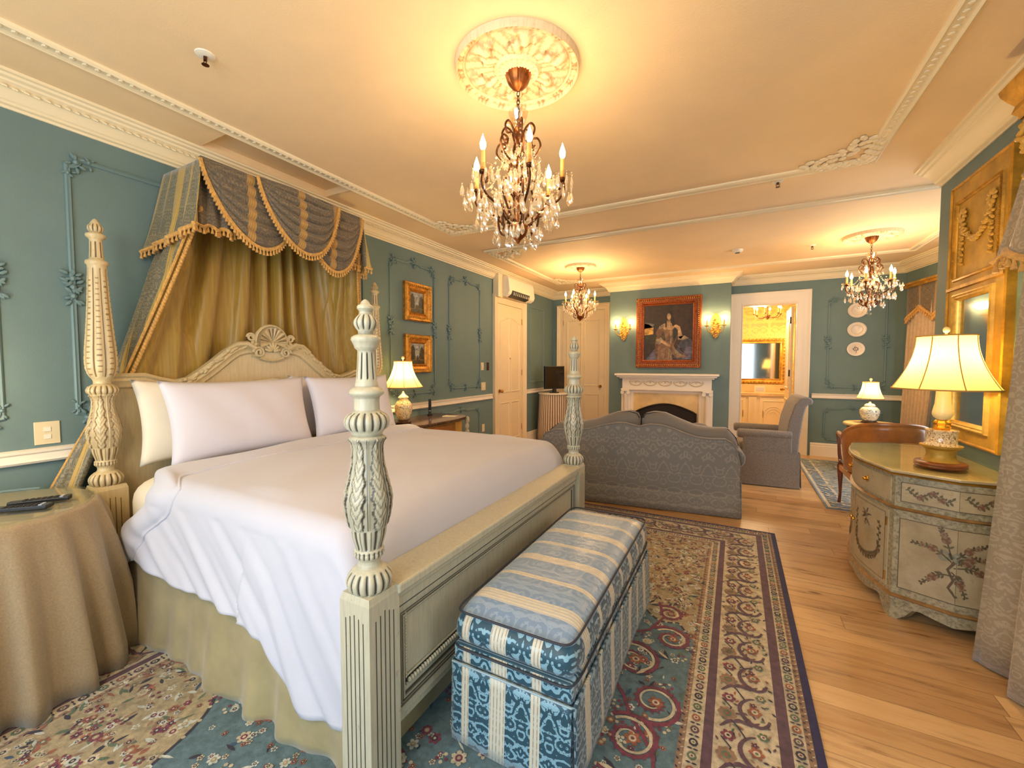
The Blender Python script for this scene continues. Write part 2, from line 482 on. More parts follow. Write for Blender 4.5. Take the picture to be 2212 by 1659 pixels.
# ------------------------------------------------------------------ room shell
ZC=2.91
def S(name,mb,mat,label,cat,**k):
    k.setdefault('smooth',40)
    return struct(mb.build(name,mat,**k),label,cat)
S('floor',MB().box(-.15,6.6,-1.65,8.25,-.1,0),'oak_floor','oiled oak plank floor running across the whole room','floor',smooth=0)
_c=MB()  # the recess over the canopy is made up, shaped to darken that patch
for q in ((-.15,6.6,-1.65,1.56),(-.15,6.6,2.53,8.25),(-.15,.165,1.56,2.53),(.492,6.6,1.56,2.53)): _c.box(q[0],q[1],q[2],q[3],ZC,ZC+.055)
_c.box(-.15,6.6,-1.65,8.25,ZC+.055,ZC+.12)
S('ceiling',_c,'cream_ceiling','warm cream plaster ceiling over the whole bedroom','ceiling',smooth=0)
S('wall_left',MB().box(-.15,0,-1.65,8.25,0,ZC),'teal_paint','teal wall behind the bed and the entrance door','wall',smooth=0)
w=MB()
for b in ((0,3.42,0,ZC),(4.2,6.6,0,ZC),(3.42,4.2,2.44,ZC)): w.box(b[0],b[1],8.1,8.25,b[2],b[3])
S('wall_far',w,'teal_paint','teal end wall with the closet door and the bathroom doorway','wall',smooth=0)
w=MB()
for b in ((1.29,1.80,0,ZC),(2.78,3.26,0,ZC),(1.80,2.78,.80,ZC)): w.box(b[0],b[1],7.7,8.1,b[2],b[3])
S('wall_chimney',w,'teal_paint','teal chimney breast standing out behind the mantelpiece','wall',smooth=0)
w=MB()
for y0,y1,z0,z1 in ((-1.65,1.2,0,ZC),(2.72,4.33,0,ZC),(1.2,2.72,0,.35),(1.2,2.72,2.55,ZC)): w.box(4.68,4.83,y0,y1,z0,z1)
S('wall_right',w,'teal_paint','teal wall carrying the tall gilt mirror above the painted commode','wall',smooth=0)
S('wall_return',MB().box(4.83,6.5,4.2,4.33,0,ZC),'teal_paint','teal return wall turning the corner past the gilt mirror','wall',smooth=0)
w=MB().prism([(5.5,8.1),(6.3,4.33),(6.45,4.33),(5.65,8.1)],0,ZC)
S('wall_bay',w,'teal_paint','teal side wall of the sitting area behind the far curtains','wall',smooth=0)
w=MB()
for x0,x1,z0,z1 in ((-.15,.7,0,ZC),(4.1,4.83,0,ZC),(.7,4.1,0,.45),(.7,4.1,2.5,ZC)): w.box(x0,x1,-1.65,-1.5,z0,z1)
S('wall_back',w,'teal_paint','teal wall with the wide window at the near end of the room','wall',smooth=0)
# windows: frames and mullions with glass
def window(name,label,mp,a0,a1,b0,b1,n):
    t=thing(name,label,'window',kind='structure')
    f=MB(); W=.06
    for q in ((a0,a0+W,b0,b1),(a1-W,a1,b0,b1),(a0,a1,b0,b0+W),(a0,a1,b1-W,b1)): f.prism([(q[0],q[2]),(q[1],q[2]),(q[1],q[3]),(q[0],q[3])],-.03,.03,mp)
    for i in range(1,n):
        c=a0+(a1-a0)*i/n; f.prism([(c-.015,b0),(c+.015,b0),(c+.015,b1),(c-.015,b1)],-.02,.02,mp)
    for i in range(1,3):
        c=b0+(b1-b0)*i/3; f.prism([(a0,c-.015),(a1,c-.015),(a1,c+.015),(a0,c+.015)],-.02,.02,mp)
    f.build('window_frame','white_trim',t,smooth=0)
    MB().prism([(a0,b0),(a1,b0),(a1,b1),(a0,b1)],-.003,.003,mp).build('window_pane','table_glass',t,smooth=0)
window('window_1','white sash window behind the gilt cornice curtain',lambda a,b,h:(4.755+h,a,b),1.2,2.72,.35,2.55,3)
window('window_2','wide white window at the near end of the room',lambda a,b,h:(a,-1.575+h,b),.7,4.1,.45,2.5,5)
# crown moulding
CR=[(0,.14),(.010,.14),(.014,.128),(.032,.124),(.034,.112),(.044,.106),(.052,.088),(.072,.064),(.096,.048),(.112,.044),(.116,.034),(.136,.028),(.140,.016),(.158,.014),(.160,.0),(0,0)]
c=MB().sweep([(6.3,4.33),(5.5,8.1),(3.26,8.1),(3.26,7.7),(1.29,7.7),(1.29,8.1),(0,8.1),(0,-1.5)],CR,O=(0,0,ZC),N=(0,0,-1),closed=False)
for i in range(240):   # acanthus band
    y=-1.0+i*.038
    c.ball((.080+.006*(i%2),y,ZC-.054),(.030,.015,.008),6,5,R=Matrix.Rotation(radians(36),3,'Y')@Matrix.Rotation(.5,3,'Z'))
S('trim_1',c,'cream_trim','cream crown moulding with a leaf band above the bed wall','moulding',smooth=28)
c=MB().sweep([(4.68,-1.5),(4.68,4.33)],CR,O=(0,0,ZC),N=(0,0,-1),closed=False)
S('trim_2',c,'cream_trim','cream crown moulding above the gilt mirror, cut square at the corner','moulding',smooth=28)
# chair rails and baseboards
RAIL=[(0,.0),(.022,.0),(.03,.012),(.022,.022),(.018,.05),(.028,.058),(.03,.072),(.0,.078)]
BASE=[(0,.21),(.012,.205),(.018,.185),(.014,.17),(.02,.16),(.022,.0),(0,0)]
def runs(name,prof,z,segs,label,cat,mat):
    m=MB()
    for s in segs: m.sweep(s,prof,O=(0,0,z),N=(0,0,1),closed=False)
    return S(name,m,mat,label,cat,smooth=28)
runs('trim_3',RAIL,.915,[[(0,5.62),(0,-1.5)]],'white chair rail on the bed wall, left of the entrance door','moulding','white_trim')
runs('trim_4',RAIL,.915,[[(.09,8.1),(0,8.1),(0,6.8)]],'white chair rail in the corner behind the small television','moulding','white_trim')
runs('trim_5',RAIL,.915,[[(6.29,4.35),(5.5,8.1),(4.42,8.1)]],'white chair rail under the hanging plates','moulding','white_trim')
runs('baseboard_left',BASE,0,[[(0,5.62),(0,-1.5)],[(.09,8.1),(0,8.1),(0,6.8)]],'white baseboard along the bed wall','baseboard','white_trim')
runs('baseboard_far',BASE,0,[[(6.29,4.35),(5.5,8.1),(4.42,8.1)]],'white baseboard under the plate wall','baseboard','white_trim')
runs('baseboard_right',BASE,0,[[(4.68,-1.5),(4.68,4.33)]],'white baseboard behind the painted commode','baseboard','white_trim')
# ceiling band mouldings
BAND=[(-.05,0),(-.048,.012),(-.036,.020),(-.026,.012),(-.014,.010),(.0,.014),(.014,.010),(.026,.012),(.036,.020),(.048,.012),(.05,0)]
def notch(x0,x1,y0,y1,r=.22,n=7):
    P=[]
    for cx,cy,a0 in ((x0,y0,90),(x1,y0,180),(x1,y1,270),(x0,y1,0)):
        for k in range(n):
            t=radians(a0-90*k/(n-1)); P.append((cx+r*cos(t),cy+r*sin(t)))
    return P
def band(name,rect,label,corners):
    x0,x1,y0,y1=rect
    m=MB().sweep([(x0,y0),(x1,y0),(x1,y1),(x0,y1)],BAND,O=(0,0,ZC),N=(0,0,-1))
    L=int((y1-y0-.5)/.045)
    for xx,sg in ((x0,1),(x1,-1)):
        for i in range(L): m.ball((xx+sg*.004,y0+.25+i*.045,ZC-.012),(.016,.012,.006),6,4)
    for cx,cy,sx,sy in corners:
        # leafy corner ornament sits on both arms of the band
        for k in range(14):
            t=k/13; 
            for (ax,ay) in ((1,0),(0,1)):
                px=cx+sx*(ax*t*.34+ay*(.02+.03*sin(k*2.1))); py=cy+sy*(ay*t*.34+ax*(.02+.03*sin(k*2.1)))
                m.ball((px,py,ZC-.012),(.034-.012*t,.030-.010*t,.014),7,5,R=Matrix.Rotation(k*.9,3,'Z'))
        for k in range(26):   # inner cartouche
            u=k/25; a=u*pi/2; q=.30+.05*sin(k*2.4); m.ball((cx+sx*(.40-q*sin(a)),cy+sy*(.40-q*cos(a)),ZC-.010),(.034,.022,.012),7,5,R=Matrix.Rotation(k*1.3,3,'Z'))
    return S(name,m,'cream_trim',label,'moulding',smooth=35)
band('trim_6',(.545,4.165,-.9,3.9),'cream plaster band framing the ceiling above the bed',[(4.165,3.9,-1,-1),(.545,3.9,1,-1)])
band('trim_7',(.50,5.3,4.71,7.15),'cream plaster band framing the ceiling above the sofa',[(.50,7.15,1,-1),(.5,4.71,1,1)])
# wall panel frames
PF=[(-.014,0),(-.013,.008),(-.006,.014),(.002,.010),(.010,.012),(.014,.006),(.014,0)]
LEFT=dict(O=(0,0,0),U=(0,1,0),W=(0,0,1),N=(1,0,0)); FAR=dict(O=(0,8.1,0),U=(1,0,0),W=(0,0,1),N=(0,-1,0))
def orn(m,pl,a,b,s=1,n=7,seed=1):
    rnd=random.Random(seed); O,U,W,N=[Vector(pl[k]) for k in 'OUWN']
    for k in range(n):
        t=2*pi*k/n+rnd.random(); r=s*(.012+.022*rnd.random())
        c=O+U*(a+r*cos(t))+W*(b+1.5*r*sin(t))+N*.010
        Rm=Matrix((U,W,N)).transposed().to_3x3()@Matrix.Rotation(t,3,'Z')
        m.ball(c,(.017*s,.008*s,.009*s),6,4,R=Rm)
    m.ball(O+U*a+W*b+N*.012,.012*s,7,5)
def panel(name,pl,a0,a1,b0,b1,label,low=False,plain=False):
    r=.05 if not plain else .0
    P=[]
    if plain: P=[(a0,b0),(a1,b0),(a1,b1),(a0,b1)]
    else:
        for cx,cy,q in ((a0,b0,90),(a1,b0,180),(a1,b1,270),(a0,b1,0)):
            for k in range(5):
                t=radians(q-90*k/4); P.append((cx+r*cos(t),cy+r*sin(t)))
        c=(a0+a1)/2     # small cartouche dip at top
        P2=[]
        for i,p in enumerate(P):
            P2.append(p)
            if i==14: 
                w=(a1-a0)*.16
                P2+= [(c+w,b1),(c+w*.6,b1+.02),(c,b1+.028),(c-w*.6,b1+.02),(c-w,b1)]
        P=P2
    m=MB().sweep(P,PF,closed=True,**pl)
    if not plain:
        cs=.8 if low else 1.2
        for i,(a,b) in enumerate(((a0,b0),(a1,b0),(a1,b1),(a0,b1))): 
            orn(m,pl,a+(.035 if a==a0 else -.035),b+(.02 if b==b0 else -.02),cs,6,i+int(a0*10))
            orn(m,pl,a+(.09 if a==a0 else -.09),b,cs*.7,4,i+9); orn(m,pl,a,b+(.09 if b==b0 else -.09),cs*.7,4,i+5)
        orn(m,pl,(a0+a1)/2,b1+.02,cs*1.1,8,3)
        if low is False:
            orn(m,pl,(a0+a1)/2,b0,cs,6,4)
            for a in (a0,a1):
                for q in (-.05,0,.05): orn(m,pl,a,(b0+b1)/2+.02+q,1.35,7,5+int(q*100))
    return S(name,m,'teal_mould',label,'moulding',smooth=40)
panel('trim_8',LEFT,-.35,.665,1.12,2.62,'teal plaster panel frame at the left edge, beyond the bed')
panel('trim_9',LEFT,.955,3.08,1.12,2.62,'teal plaster panel frame behind the bed canopy')
panel('trim_10',LEFT,3.46,4.22,1.11,2.61,'teal plaster panel frame around the two small gold-framed paintings')
panel('trim_11',LEFT,4.53,5.28,1.13,2.59,'empty teal plaster panel frame left of the entrance door')
panel('trim_12',LEFT,7.0,7.6,1.13,2.50,'plain teal panel frame right of the entrance door',plain=True)
panel('trim_13',LEFT,4.30,5.25,.30,.80,'low teal panel frame below the rail beside the entrance door',low=True)
panel('trim_14',FAR,4.61,5.30,1.10,2.45,'teal plaster panel frame around the hanging plates')
panel('trim_15',FAR,4.59,5.28,.27,.76,'low teal panel frame behind the round side table',low=True)
# ------------------------------------------------------------------ doors
def casing(m,mp,a0,a1,b1,w,mm=0):
    prof=[(0,0),(0,.020),(.014,.022),(.02,.014),(w*.5,.018),(w*.62,.030),(w*.8,.034),(w-.012,.050),(w,.046),(w,0)]
    O=Vector(mp(0,0,0));U=Vector(mp(1,0,0))-O;W=Vector(mp(0,1,0))-O;N=Vector(mp(0,0,1))-O
    m.sweep([(a0,0),(a0,b1),(a1,b1),(a1,0)],prof,O=O,U=U,W=W,N=N,closed=False,m=mm)
def door(name,label,mp,a0,a1,b1,w,knob,hinge,arch=True,mat='door_paint'):
    t=thing(name,label,'door',kind='structure',loc=mp((a0+a1)/2,0,0))
    m=MB(); casing(m,mp,a0,a1,b1,w); m.build('door_frame','door_paint',t,smooth=28)
    m=MB(); R=lambda q,h0,h1,mm=0: m.prism([(q[0],q[2]),(q[1],q[2]),(q[1],q[3]),(q[0],q[3])],h0,h1,mp,mm)
    R((a0+.004,a1-.004,.01,b1-.004),-.02,.008)
    O=Vector(mp(0,0,.008));U=Vector(mp(1,0,0))-Vector(mp(0,0,0));W=Vector(mp(0,1,0))-Vector(mp(0,0,0));N=Vector(mp(0,0,1))-Vector(mp(0,0,0))
    c=(a0+a1)/2; g=.10; lock=b1*.37
    pr=[(-.012,0),(-.010,.008),(0,.012),(.008,.004),(.016,0)]
    for (p0,p1) in ((a0+g,c-g*.35),(c+g*.35,a1-g)):
        for (z0,z1,ar) in ((.2,lock-.08,0),(lock+.1,b1-.2,1)):
            P=[(p0,z0),(p1,z0)]
            if ar and arch:
                rise=.09; outer = p0 if p0<c and p1<c else p1
                for k in range(7):
                    u=k/6; xx=p1+(p0-p1)*u; tt=(xx-a0-g)/(a1-a0-2*g); P.append((xx,z1-rise+rise*sin(pi*tt)))
            else: P+=[(p1,z1),(p0,z1)]
            m.sweep(P,pr,O=O,U=U,W=W,N=N,closed=True)
    m.build('door_leaf',mat,t,smooth=28)
    kx=a0+.065 if knob=='a' else a1-.065
    k=MB(); 
    def pt(a,b,h): return mp(a,b,h)
    for i,(h0,h1,r) in enumerate(((.008,.014,.030),(.014,.045,.010))):
        k.prism([(kx+r*cos(q*pi/8),1.02+r*sin(q*pi/8)) for q in range(16)],h0,h1,mp)
    k.ball(mp(kx,1.02,.058),.026,12,8)
    k.build('door_knob','brass',t)
    hx=a1+.002 if knob=='a' else a0-.002
    for z in (.30,b1*.52,b1-.28):
        h=MB(); h.prism([(hx-.012,z),(hx+.012,z),(hx+.012,z+.10),(hx-.012,z+.10)],.006,.018,mp); h.build('hinge','brass',t,smooth=0)
    return t
mpL=lambda a,b,h:(h,a,b); mpF=lambda a,b,h:(a,8.1-h,b)
d1=door('door_1','cream four-panel entrance door with arched upper panels under the air conditioner',mpL,5.78,6.64,2.42,.13,'a','r')
m=MB(); m.lathe([(0,.012),(.006,.012),(.010,.008)],12,(6.21,1.55),z0=.008,axis='x'); m.build('peephole','brass',d1)
d2=door('door_2','cream panelled closet door in the far left corner behind the sofa',mpF,.22,1.07,2.52,.12,'b','l',arch=False)
# bathroom doorway
t=thing('door_3','white cased doorway opening to the lit bathroom, its door swung inward','door',kind='structure',loc=(3.81,8.1,0))
m=MB(); casing(m,mpF,3.44,4.19,2.44,.19); m.build('door_frame','white_trim',t,smooth=28)
m=MB(); m.box(3.40,3.44,8.1,8.27,0,2.46); m.box(4.19,4.23,8.1,8.27,0,2.46); m.box(3.40,4.23,8.1,8.27,2.42,2.46); m.build('door_jamb','door_paint',t,smooth=0)
m=MB(); m.box(4.135,4.175,8.27,9.02,.01,2.40)
for z0,z1 in ((.2,.85),(1.05,2.2)): m.sweep([(8.38,z0),(8.92,z0),(8.92,z1),(8.38,z1)],[(-.012,0),(-.01,.008),(0,.012),(.016,0)],O=(4.135,0,0),U=(0,1,0),W=(0,0,1),N=(-1,0,0))
lf=m.build('door_leaf','door_paint',t,smooth=28)
MB().ball((4.09,8.94,1.0),.028,12,8).lathe([(0,.012),(.04,.010)],10,(8.94,1.0),z0=4.095,axis='x').build('door_knob','brass',lf)
for z in (.35,1.25,2.12): MB().box(4.120,4.138,8.262,8.30,z,z+.11).build('hinge','black_metal',t,smooth=0)
# ------------------------------------------------------------------ bathroom beyond
S('wall_bath_end',MB().box(2.2,5.6,10.5,10.6,0,2.7),'bath_paper','bathroom end wall in golden leafy wallpaper above the vanity','wall',smooth=0)
S('wall_bath_left',MB().box(2.1,2.2,8.25,10.6,0,2.7),'bath_wall_plain','golden bathroom side wall left of the vanity','wall',smooth=0)
S('wall_bath_right',MB().box(4.62,4.72,8.25,10.6,0,2.7),'bath_wall_plain','golden bathroom side wall behind the open door','wall',smooth=0)
S('ceiling_bath',MB().box(2.1,4.72,8.25,10.6,2.7,2.8),'cream_ceiling','bathroom ceiling seen through the doorway','ceiling',smooth=0)
S('floor_bath',MB().box(2.1,4.72,8.25,10.6,-.08,.004),'bath_floor','pale bathroom floor beyond the doorway','floor',smooth=0)
van=thing('vanity_cabinet','cream vanity cabinet with carved fan doors seen through the bathroom doorway','cabinet',(3.65,10.25,.004))
m=MB(); m.box(2.9,4.34,10.02,10.48,.06,.80); m.box(2.94,4.30,10.05,10.48,.004,.06); m.build('cabinet_body','bath_cab',van,bevel=.004,smooth=0)
m=MB(); m.box(2.86,4.38,9.98,10.49,.80,.86); m.box(2.9,4.34,10.46,10.49,.86,1.02); m.build('worktop','marble_cream',van,bevel=.006,smooth=0)
for a0,a1,kn in ((3.00,3.55,3.50),(3.80,4.28,3.86)):
    m=MB(); m.box(a0,a1,9.995,10.02,.12,.76)
    m.sweep([(a0+.06,.18),(a1-.06,.18),(a1-.06,.70),(a0+.06,.70)],[(-.01,0),(0,.01),(.01,0)],O=(0,9.995,0),U=(1,0,0),W=(0,0,1),N=(0,-1,0))
    cx=(a0+a1)/2
    for r in (.17,.12,.07): m.tube([(cx+r*cos(q*pi/12),9.993,.42+r*sin(q*pi/12)) for q in range(13)],.008,5)
    d=m.build('cabinet_door','bath_cab',van)
    MB().box(kn-.006,kn+.006,9.975,9.995,.36,.50).build('handle','brass',d,smooth=0)
m=MB(); m.box(3.60,3.74,9.985,10.02,.08,.78)
for q in (3.63,3.65,3.67,3.69,3.71): m.box(q-.004,q+.004,9.978,9.986,.12,.74)
m.build('fluted_pilaster','bath_cab',van,smooth=0)
mir=thing('bathroom_mirror','gold-framed bathroom mirror above the vanity','mirror',(3.6,10.48,1.1))
m=MB(); FRP=[(0,0),(0,.03),(.02,.045),(.05,.03),(.07,.035),(.09,.012),(.09,0)]
m.sweep([(2.95,1.06),(4.24,1.06),(4.24,1.98),(2.95,1.98)],FRP,O=(0,10.495,0),U=(1,0,0),W=(0,0,1),N=(0,-1,0))
for k in range(60):
    u=k/60*4.4; a=2.95+min(u,1.29) if u<1.29 else (4.24 if u<2.21 else (4.24-(u-2.21) if u<3.5 else 2.95)); b=1.06 if u<1.29 else (1.06+u-1.29 if u<2.21 else (1.98 if u<3.5 else 1.98-(u-3.5)))
    m.ball((a,10.455,b),(.028,.014,.022),6,4)
m.build('mirror_frame','gold_leaf',mir)
MB().box(3.0,4.2,10.475,10.485,1.11,1.93).build('mirror_glass','silver',mir,smooth=0)
bx=tag(MB().box(-.10,.10,-.06,.06,0,.14).box(-.075,.075,-.066,-.06,.03,.11,1).build('tissue_box',['bath_cab','duvet_white'],bevel=.006,smooth=0),'small white box standing on the bathroom vanity','box'); bx.location=(3.80,10.2,.86)
# bathroom chandelier
bc=thing('bathroom_chandelier','small brass candle chandelier glowing inside the bathroom','chandelier',(3.86,9.4,2.70))
m=MB(world=False); m.lathe([(-.03,.02),(-.02,.05),(0,.055)],16); m.tube([(0,0,-.02),(0,0,-.34)],.006,6); m.lathe([(-.40,0),(-.39,.012),(-.36,.03),(-.33,.02),(-.30,.008)],12); m.build('stem','bronze',bc)
for k in range(6):
    a=k*pi/3+.3; A=lambda r,z:(r*cos(a),r*sin(a),z)
    MB(world=False).tube([A(.02,-.34),A(.10,-.37),A(.18,-.36),A(.225,-.32),A(.23,-.30)],.006,6).lathe([(-.305,.018),(-.30,.026),(-.29,.02)],10,c=(.23*cos(a),.23*sin(a))).build('arm','bronze',bc)
    MB(world=False).lathe([(-.29,.010),(-.20,.010)],8,c=(.23*cos(a),.23*sin(a))).build('candle','candle_wax',bc)
    MB(world=False).lathe([(-.20,.004),(-.185,.016),(-.165,.016),(-.13,0)],8,c=(.23*cos(a),.23*sin(a))).build('bulb','bulb_glow_bath',bc)
# ------------------------------------------------------------------ fireplace
fp=thing('fireplace','white carved mantelpiece with Ionic columns around a cream marble slab','fireplace',(2.285,7.6,0))
m=MB(); SH=[(0,0),(0,.05),(.02,.055),(.03,.045)]
m.box(1.45,3.12,7.44,7.7,1.255,1.29); m.box(1.48,3.09,7.47,7.7,1.225,1.255); m.box(1.52,3.05,7.51,7.7,1.20,1.225); m.build('mantel_shelf','white_trim',fp,bevel=.006,smooth=0)
m=MB(); m.box(1.56,3.01,7.57,7.7,1.02,1.20); m.box(1.54,3.03,7.55,7.7,1.0,1.02); m.build('frieze','white_trim',fp,bevel=.003,smooth=0)
m=MB()   # carved swags on the frieze
for k in range(5):
    cx=1.80+k*.245
    m.tube([(cx+.10*cos(q),7.566,1.14-.055*sin(q)) for q in [i*pi/10 for i in range(11)]],.011,6)
    m.tube([(cx+.07*cos(q),7.566,1.13+.03*sin(q)) for q in [i*pi/10 for i in range(11)]],.008,6)
    for q in (-.1,0,.1): m.ball((cx+q,7.565,1.14),(.016,.008,.02),7,5)
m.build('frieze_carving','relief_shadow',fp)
for x0 in (1.54,2.87):
    m=MB(); m.box(x0,x0+.16,7.60,7.7,0,1.0); m.box(x0-.01,x0+.17,7.52,7.7,0,.12); m.build('pilaster','white_trim',fp,bevel=.003,smooth=0)
    cx=x0+.08
    m=MB().lathe([(.12,.062),(.14,.066),(.155,.056),(.17,.052),(.9,.044),(.91,.05),(.93,.048)],20,(cx,7.60)); m.build('column','white_trim',fp)
    m=MB(); m.box(cx-.07,cx+.07,7.535,7.66,.975,1.0)
    for s in (-1,1): m.lathe([(0,.03),(.012,.034),(.1,.034),(.11,.03)],14,(cx+s*.052,.95),z0=7.54,axis='y')
    m.build('column_capital','white_trim',fp,bevel=.002)
m=MB(); m.sweep([(1.70,0),(1.70,1.0),(2.87,1.0),(2.87,0)],[(0,0),(0,.02),(-.02,.03),(-.05,.022),(-.05,0)],O=(0,7.64,0),U=(1,0,0),W=(0,0,1),N=(0,-1,0),closed=False); m.build('inner_moulding','white_trim',fp)
arc=[(1.80+.98*i/20, .62+.145*sin(pi*i/20)) for i in range(21)]
m=MB(); m.prism([(1.74,0),(1.80,0)]+arc+[(2.78,0),(2.83,0),(2.83,.98),(1.74,.98)],0,.03,lambda a,b,h:(a,7.66-h,b)); m.build('marble_slab','marble_cream',fp,smooth=0)
m=MB(); m.box(1.80,2.78,8.05,8.09,0,.80); m.box(1.80,1.82,7.70,8.05,0,.80); m.box(2.76,2.78,7.70,8.05,0,.80); m.box(1.80,2.78,7.70,8.09,.78,.80); m.build('firebox','firebox_black',fp,smooth=0)
m=MB(); m.tube([(1.80,7.62,0.02)]+[(a,7.62,b) for a,b in arc]+[(2.78,7.62,.02)],.016,6)
m.prism([(1.80,.02)]+[(a,b) for a,b in arc]+[(2.78,.02)],0,.008,lambda a,b,h:(a,7.64-h,b)); m.build('fire_screen','hearth_metal',fp,smooth=30)
# ------------------------------------------------------------------ four-poster bed
bed=thing('four_poster_bed','antique cream four-poster bed with carved turned posts and a shell-crested headboard','bed',(1.27,1.99,0))
VASE=[(1.217,.047),(1.212,.056),(1.205,.057),(1.195,.050),(1.179,.046),(1.150,.047),(1.127,.049),(1.095,.055),(1.063,.062),(1.035,.068),(1.01,.072),(.99,.071),(.966,.069),(.94,.064),(.918,.059),(.913,.058),(.907,.058),(.89,.056),(.874,.052),(.855,.046),(.842,.043),(.838,.047),(.834,.049),(.830,.047),(.826,.049),(.820,.049),(.815,.047),(.811,.042),(.807,.038),(.795,.036),(.785,.038),(.778,.044),(.774,.052),(.770,.056),(.765,.062),(.755,.070),(.745,.0745),(.735,.0757),(.722,.0735),(.712,.070),(.702,.060)]
UPF=[(1.662,0),(1.658,.008),(1.652,.013),(1.645,.016),(1.642,.022),(1.638,.026),(1.630,.0265),(1.626,.022),(1.622,.019),(1.612,.020),(1.607,.026),(1.600,.032),(1.592,.037),(1.584,.0385),(1.574,.036),(1.566,.031),(1.560,.026),(1.556,.024),(1.548,.024),(1.544,.036),(1.538,.045),(1.530,.047),(1.522,.043),(1.512,.038),(1.502,.035),(1.496,.028),(1.490,.0268),(1.482,.027),(1.44,.0295),(1.40,.033),(1.392,.0345),(1.388,.036),(1.378,.037),(1.372,.046),(1.366,.053),(1.357,.0555),(1.352,.053),(1.347,.045),(1.341,.041),(1.325,.040),(1.30,.041),(1.295,.046),(1.291,.052),(1.286,.062),(1.275,.070),(1.263,.0726),(1.25,.070),(1.24,.065),(1.234,.055),(1.228,.052),(1.222,.048)]
UPH=[(2.245,0),(2.240,.009),(2.232,.014),(2.222,.020),(2.215,.022),(2.210,.026),(2.200,.033),(2.190,.0345),(2.178,.031),(2.170,.026),(2.165,.028),(2.160,.040),(2.152,.043),(2.142,.040),(2.135,.030),(2.125,.027),(2.118,.027),(2.07,.0285),(2.03,.031),(2.022,.033),(2.016,.045),(2.008,.049),(1.998,.048),(1.990,.041),(1.975,.040),(1.955,.0405),(1.90,.042),(1.80,.046),(1.70,.052),(1.60,.059),(1.53,.0645),(1.47,.067),(1.43,.065),(1.40,.058),(1.378,.048),(1.365,.040),(1.352,.037),(1.342,.038),(1.335,.048),(1.328,.060),(1.316,.067),(1.305,.069),(1.294,.066),(1.284,.056),(1.275,.048)]
def refine(p,st=.0045):
    o=[]
    for (z0,r0),(z1,r1) in zip(p,p[1:]):
        n=max(1,int(abs(z0-z1)/st))
        for i in range(n): o.append((z0+(z1-z0)*i/n, r0+(r1-r0)*i/n))
    return o+[p[-1]]
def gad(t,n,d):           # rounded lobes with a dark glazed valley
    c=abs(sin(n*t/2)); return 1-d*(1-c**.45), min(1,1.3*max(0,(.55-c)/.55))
def leaf(t,z,zl,zh,n,wob):
    u=(z-zl)/(zh-zl); ph=((t*n/(2*pi))%1)-.5
    hw=.31*(sin(pi*min(1,max(0,u*.86+.12)))**.6)*(1+.20*sin(u*wob)); d=abs(ph)
    if d<hw:
        vein=abs(((u*10-d*5)%1)-.5)*2
        rs=.075*(1-(d/hw)**2*.45)+.022*vein; g=(.45 if vein<.25 else 0)
        if d>hw*.86: g=.8
        if d<.03: rs+=.02
        return 1+rs, min(1,g)
    if d>.475: return 1.045,0
    return 1.0,(.9 if (d<hw+.035 or d>.455) else .1)
def modF(dz=0,head=False):
    def f(t,z0,r):
        z=z0-dz
        if not head or z0<1.28:
            if .706<z<.768: a,g=gad(t,16,.16); return r*a,g
            if .812<z<.838: a,g=gad(t,18,.12); return r*a,g
            if .842<z<.912: 
                a,g=gad(t,10,.12); v=abs(((t*10/(2*pi))%1)-.5); g=max(g,.7 if v<.04 else 0); return r*a,g
            if .914<z<1.208:
                a,g=leaf(t,z,.914,1.208,6,38); return r*a,g
        if not head:
            if 1.236<z<1.293: a,g=gad(t,16,.14); return r*a,g
            if 1.400<z<1.485: 
                c=abs(cos(5*t)); k=1 if c<.42 else 0; return r*(1-.13*k),.9*k
            if 1.560<z<1.610: a,g=gad(t,10,.17); return r*a,g
        else:
            if 1.284<z0<1.334: a,g=gad(t,16,.12); return r*a,g
            if 1.378<z0<1.972:
                ph=(t*8/(2*pi))%1; c=abs(sin(4*t)); a=1-.10*(1-c**.5); dash=abs(((z0/.030+(.5 if int(t*8/(2*pi))%2 else 0))%1)-.5)
                on=(.28<ph<.72) and z0<1.93; return r*(a+(.035 if on else 0)), max(0,(.3-c)/.3)*.9 if not (on and dash<.08) else .8
            if 2.03<z0<2.118:
                c=abs(cos(4*t)); k=1 if c<.4 else 0; return r*(1-.15*k),.9*k
            if 2.172<z0<2.215: a,g=gad(t,10,.18); return r*a,g
        return r,0
    return f
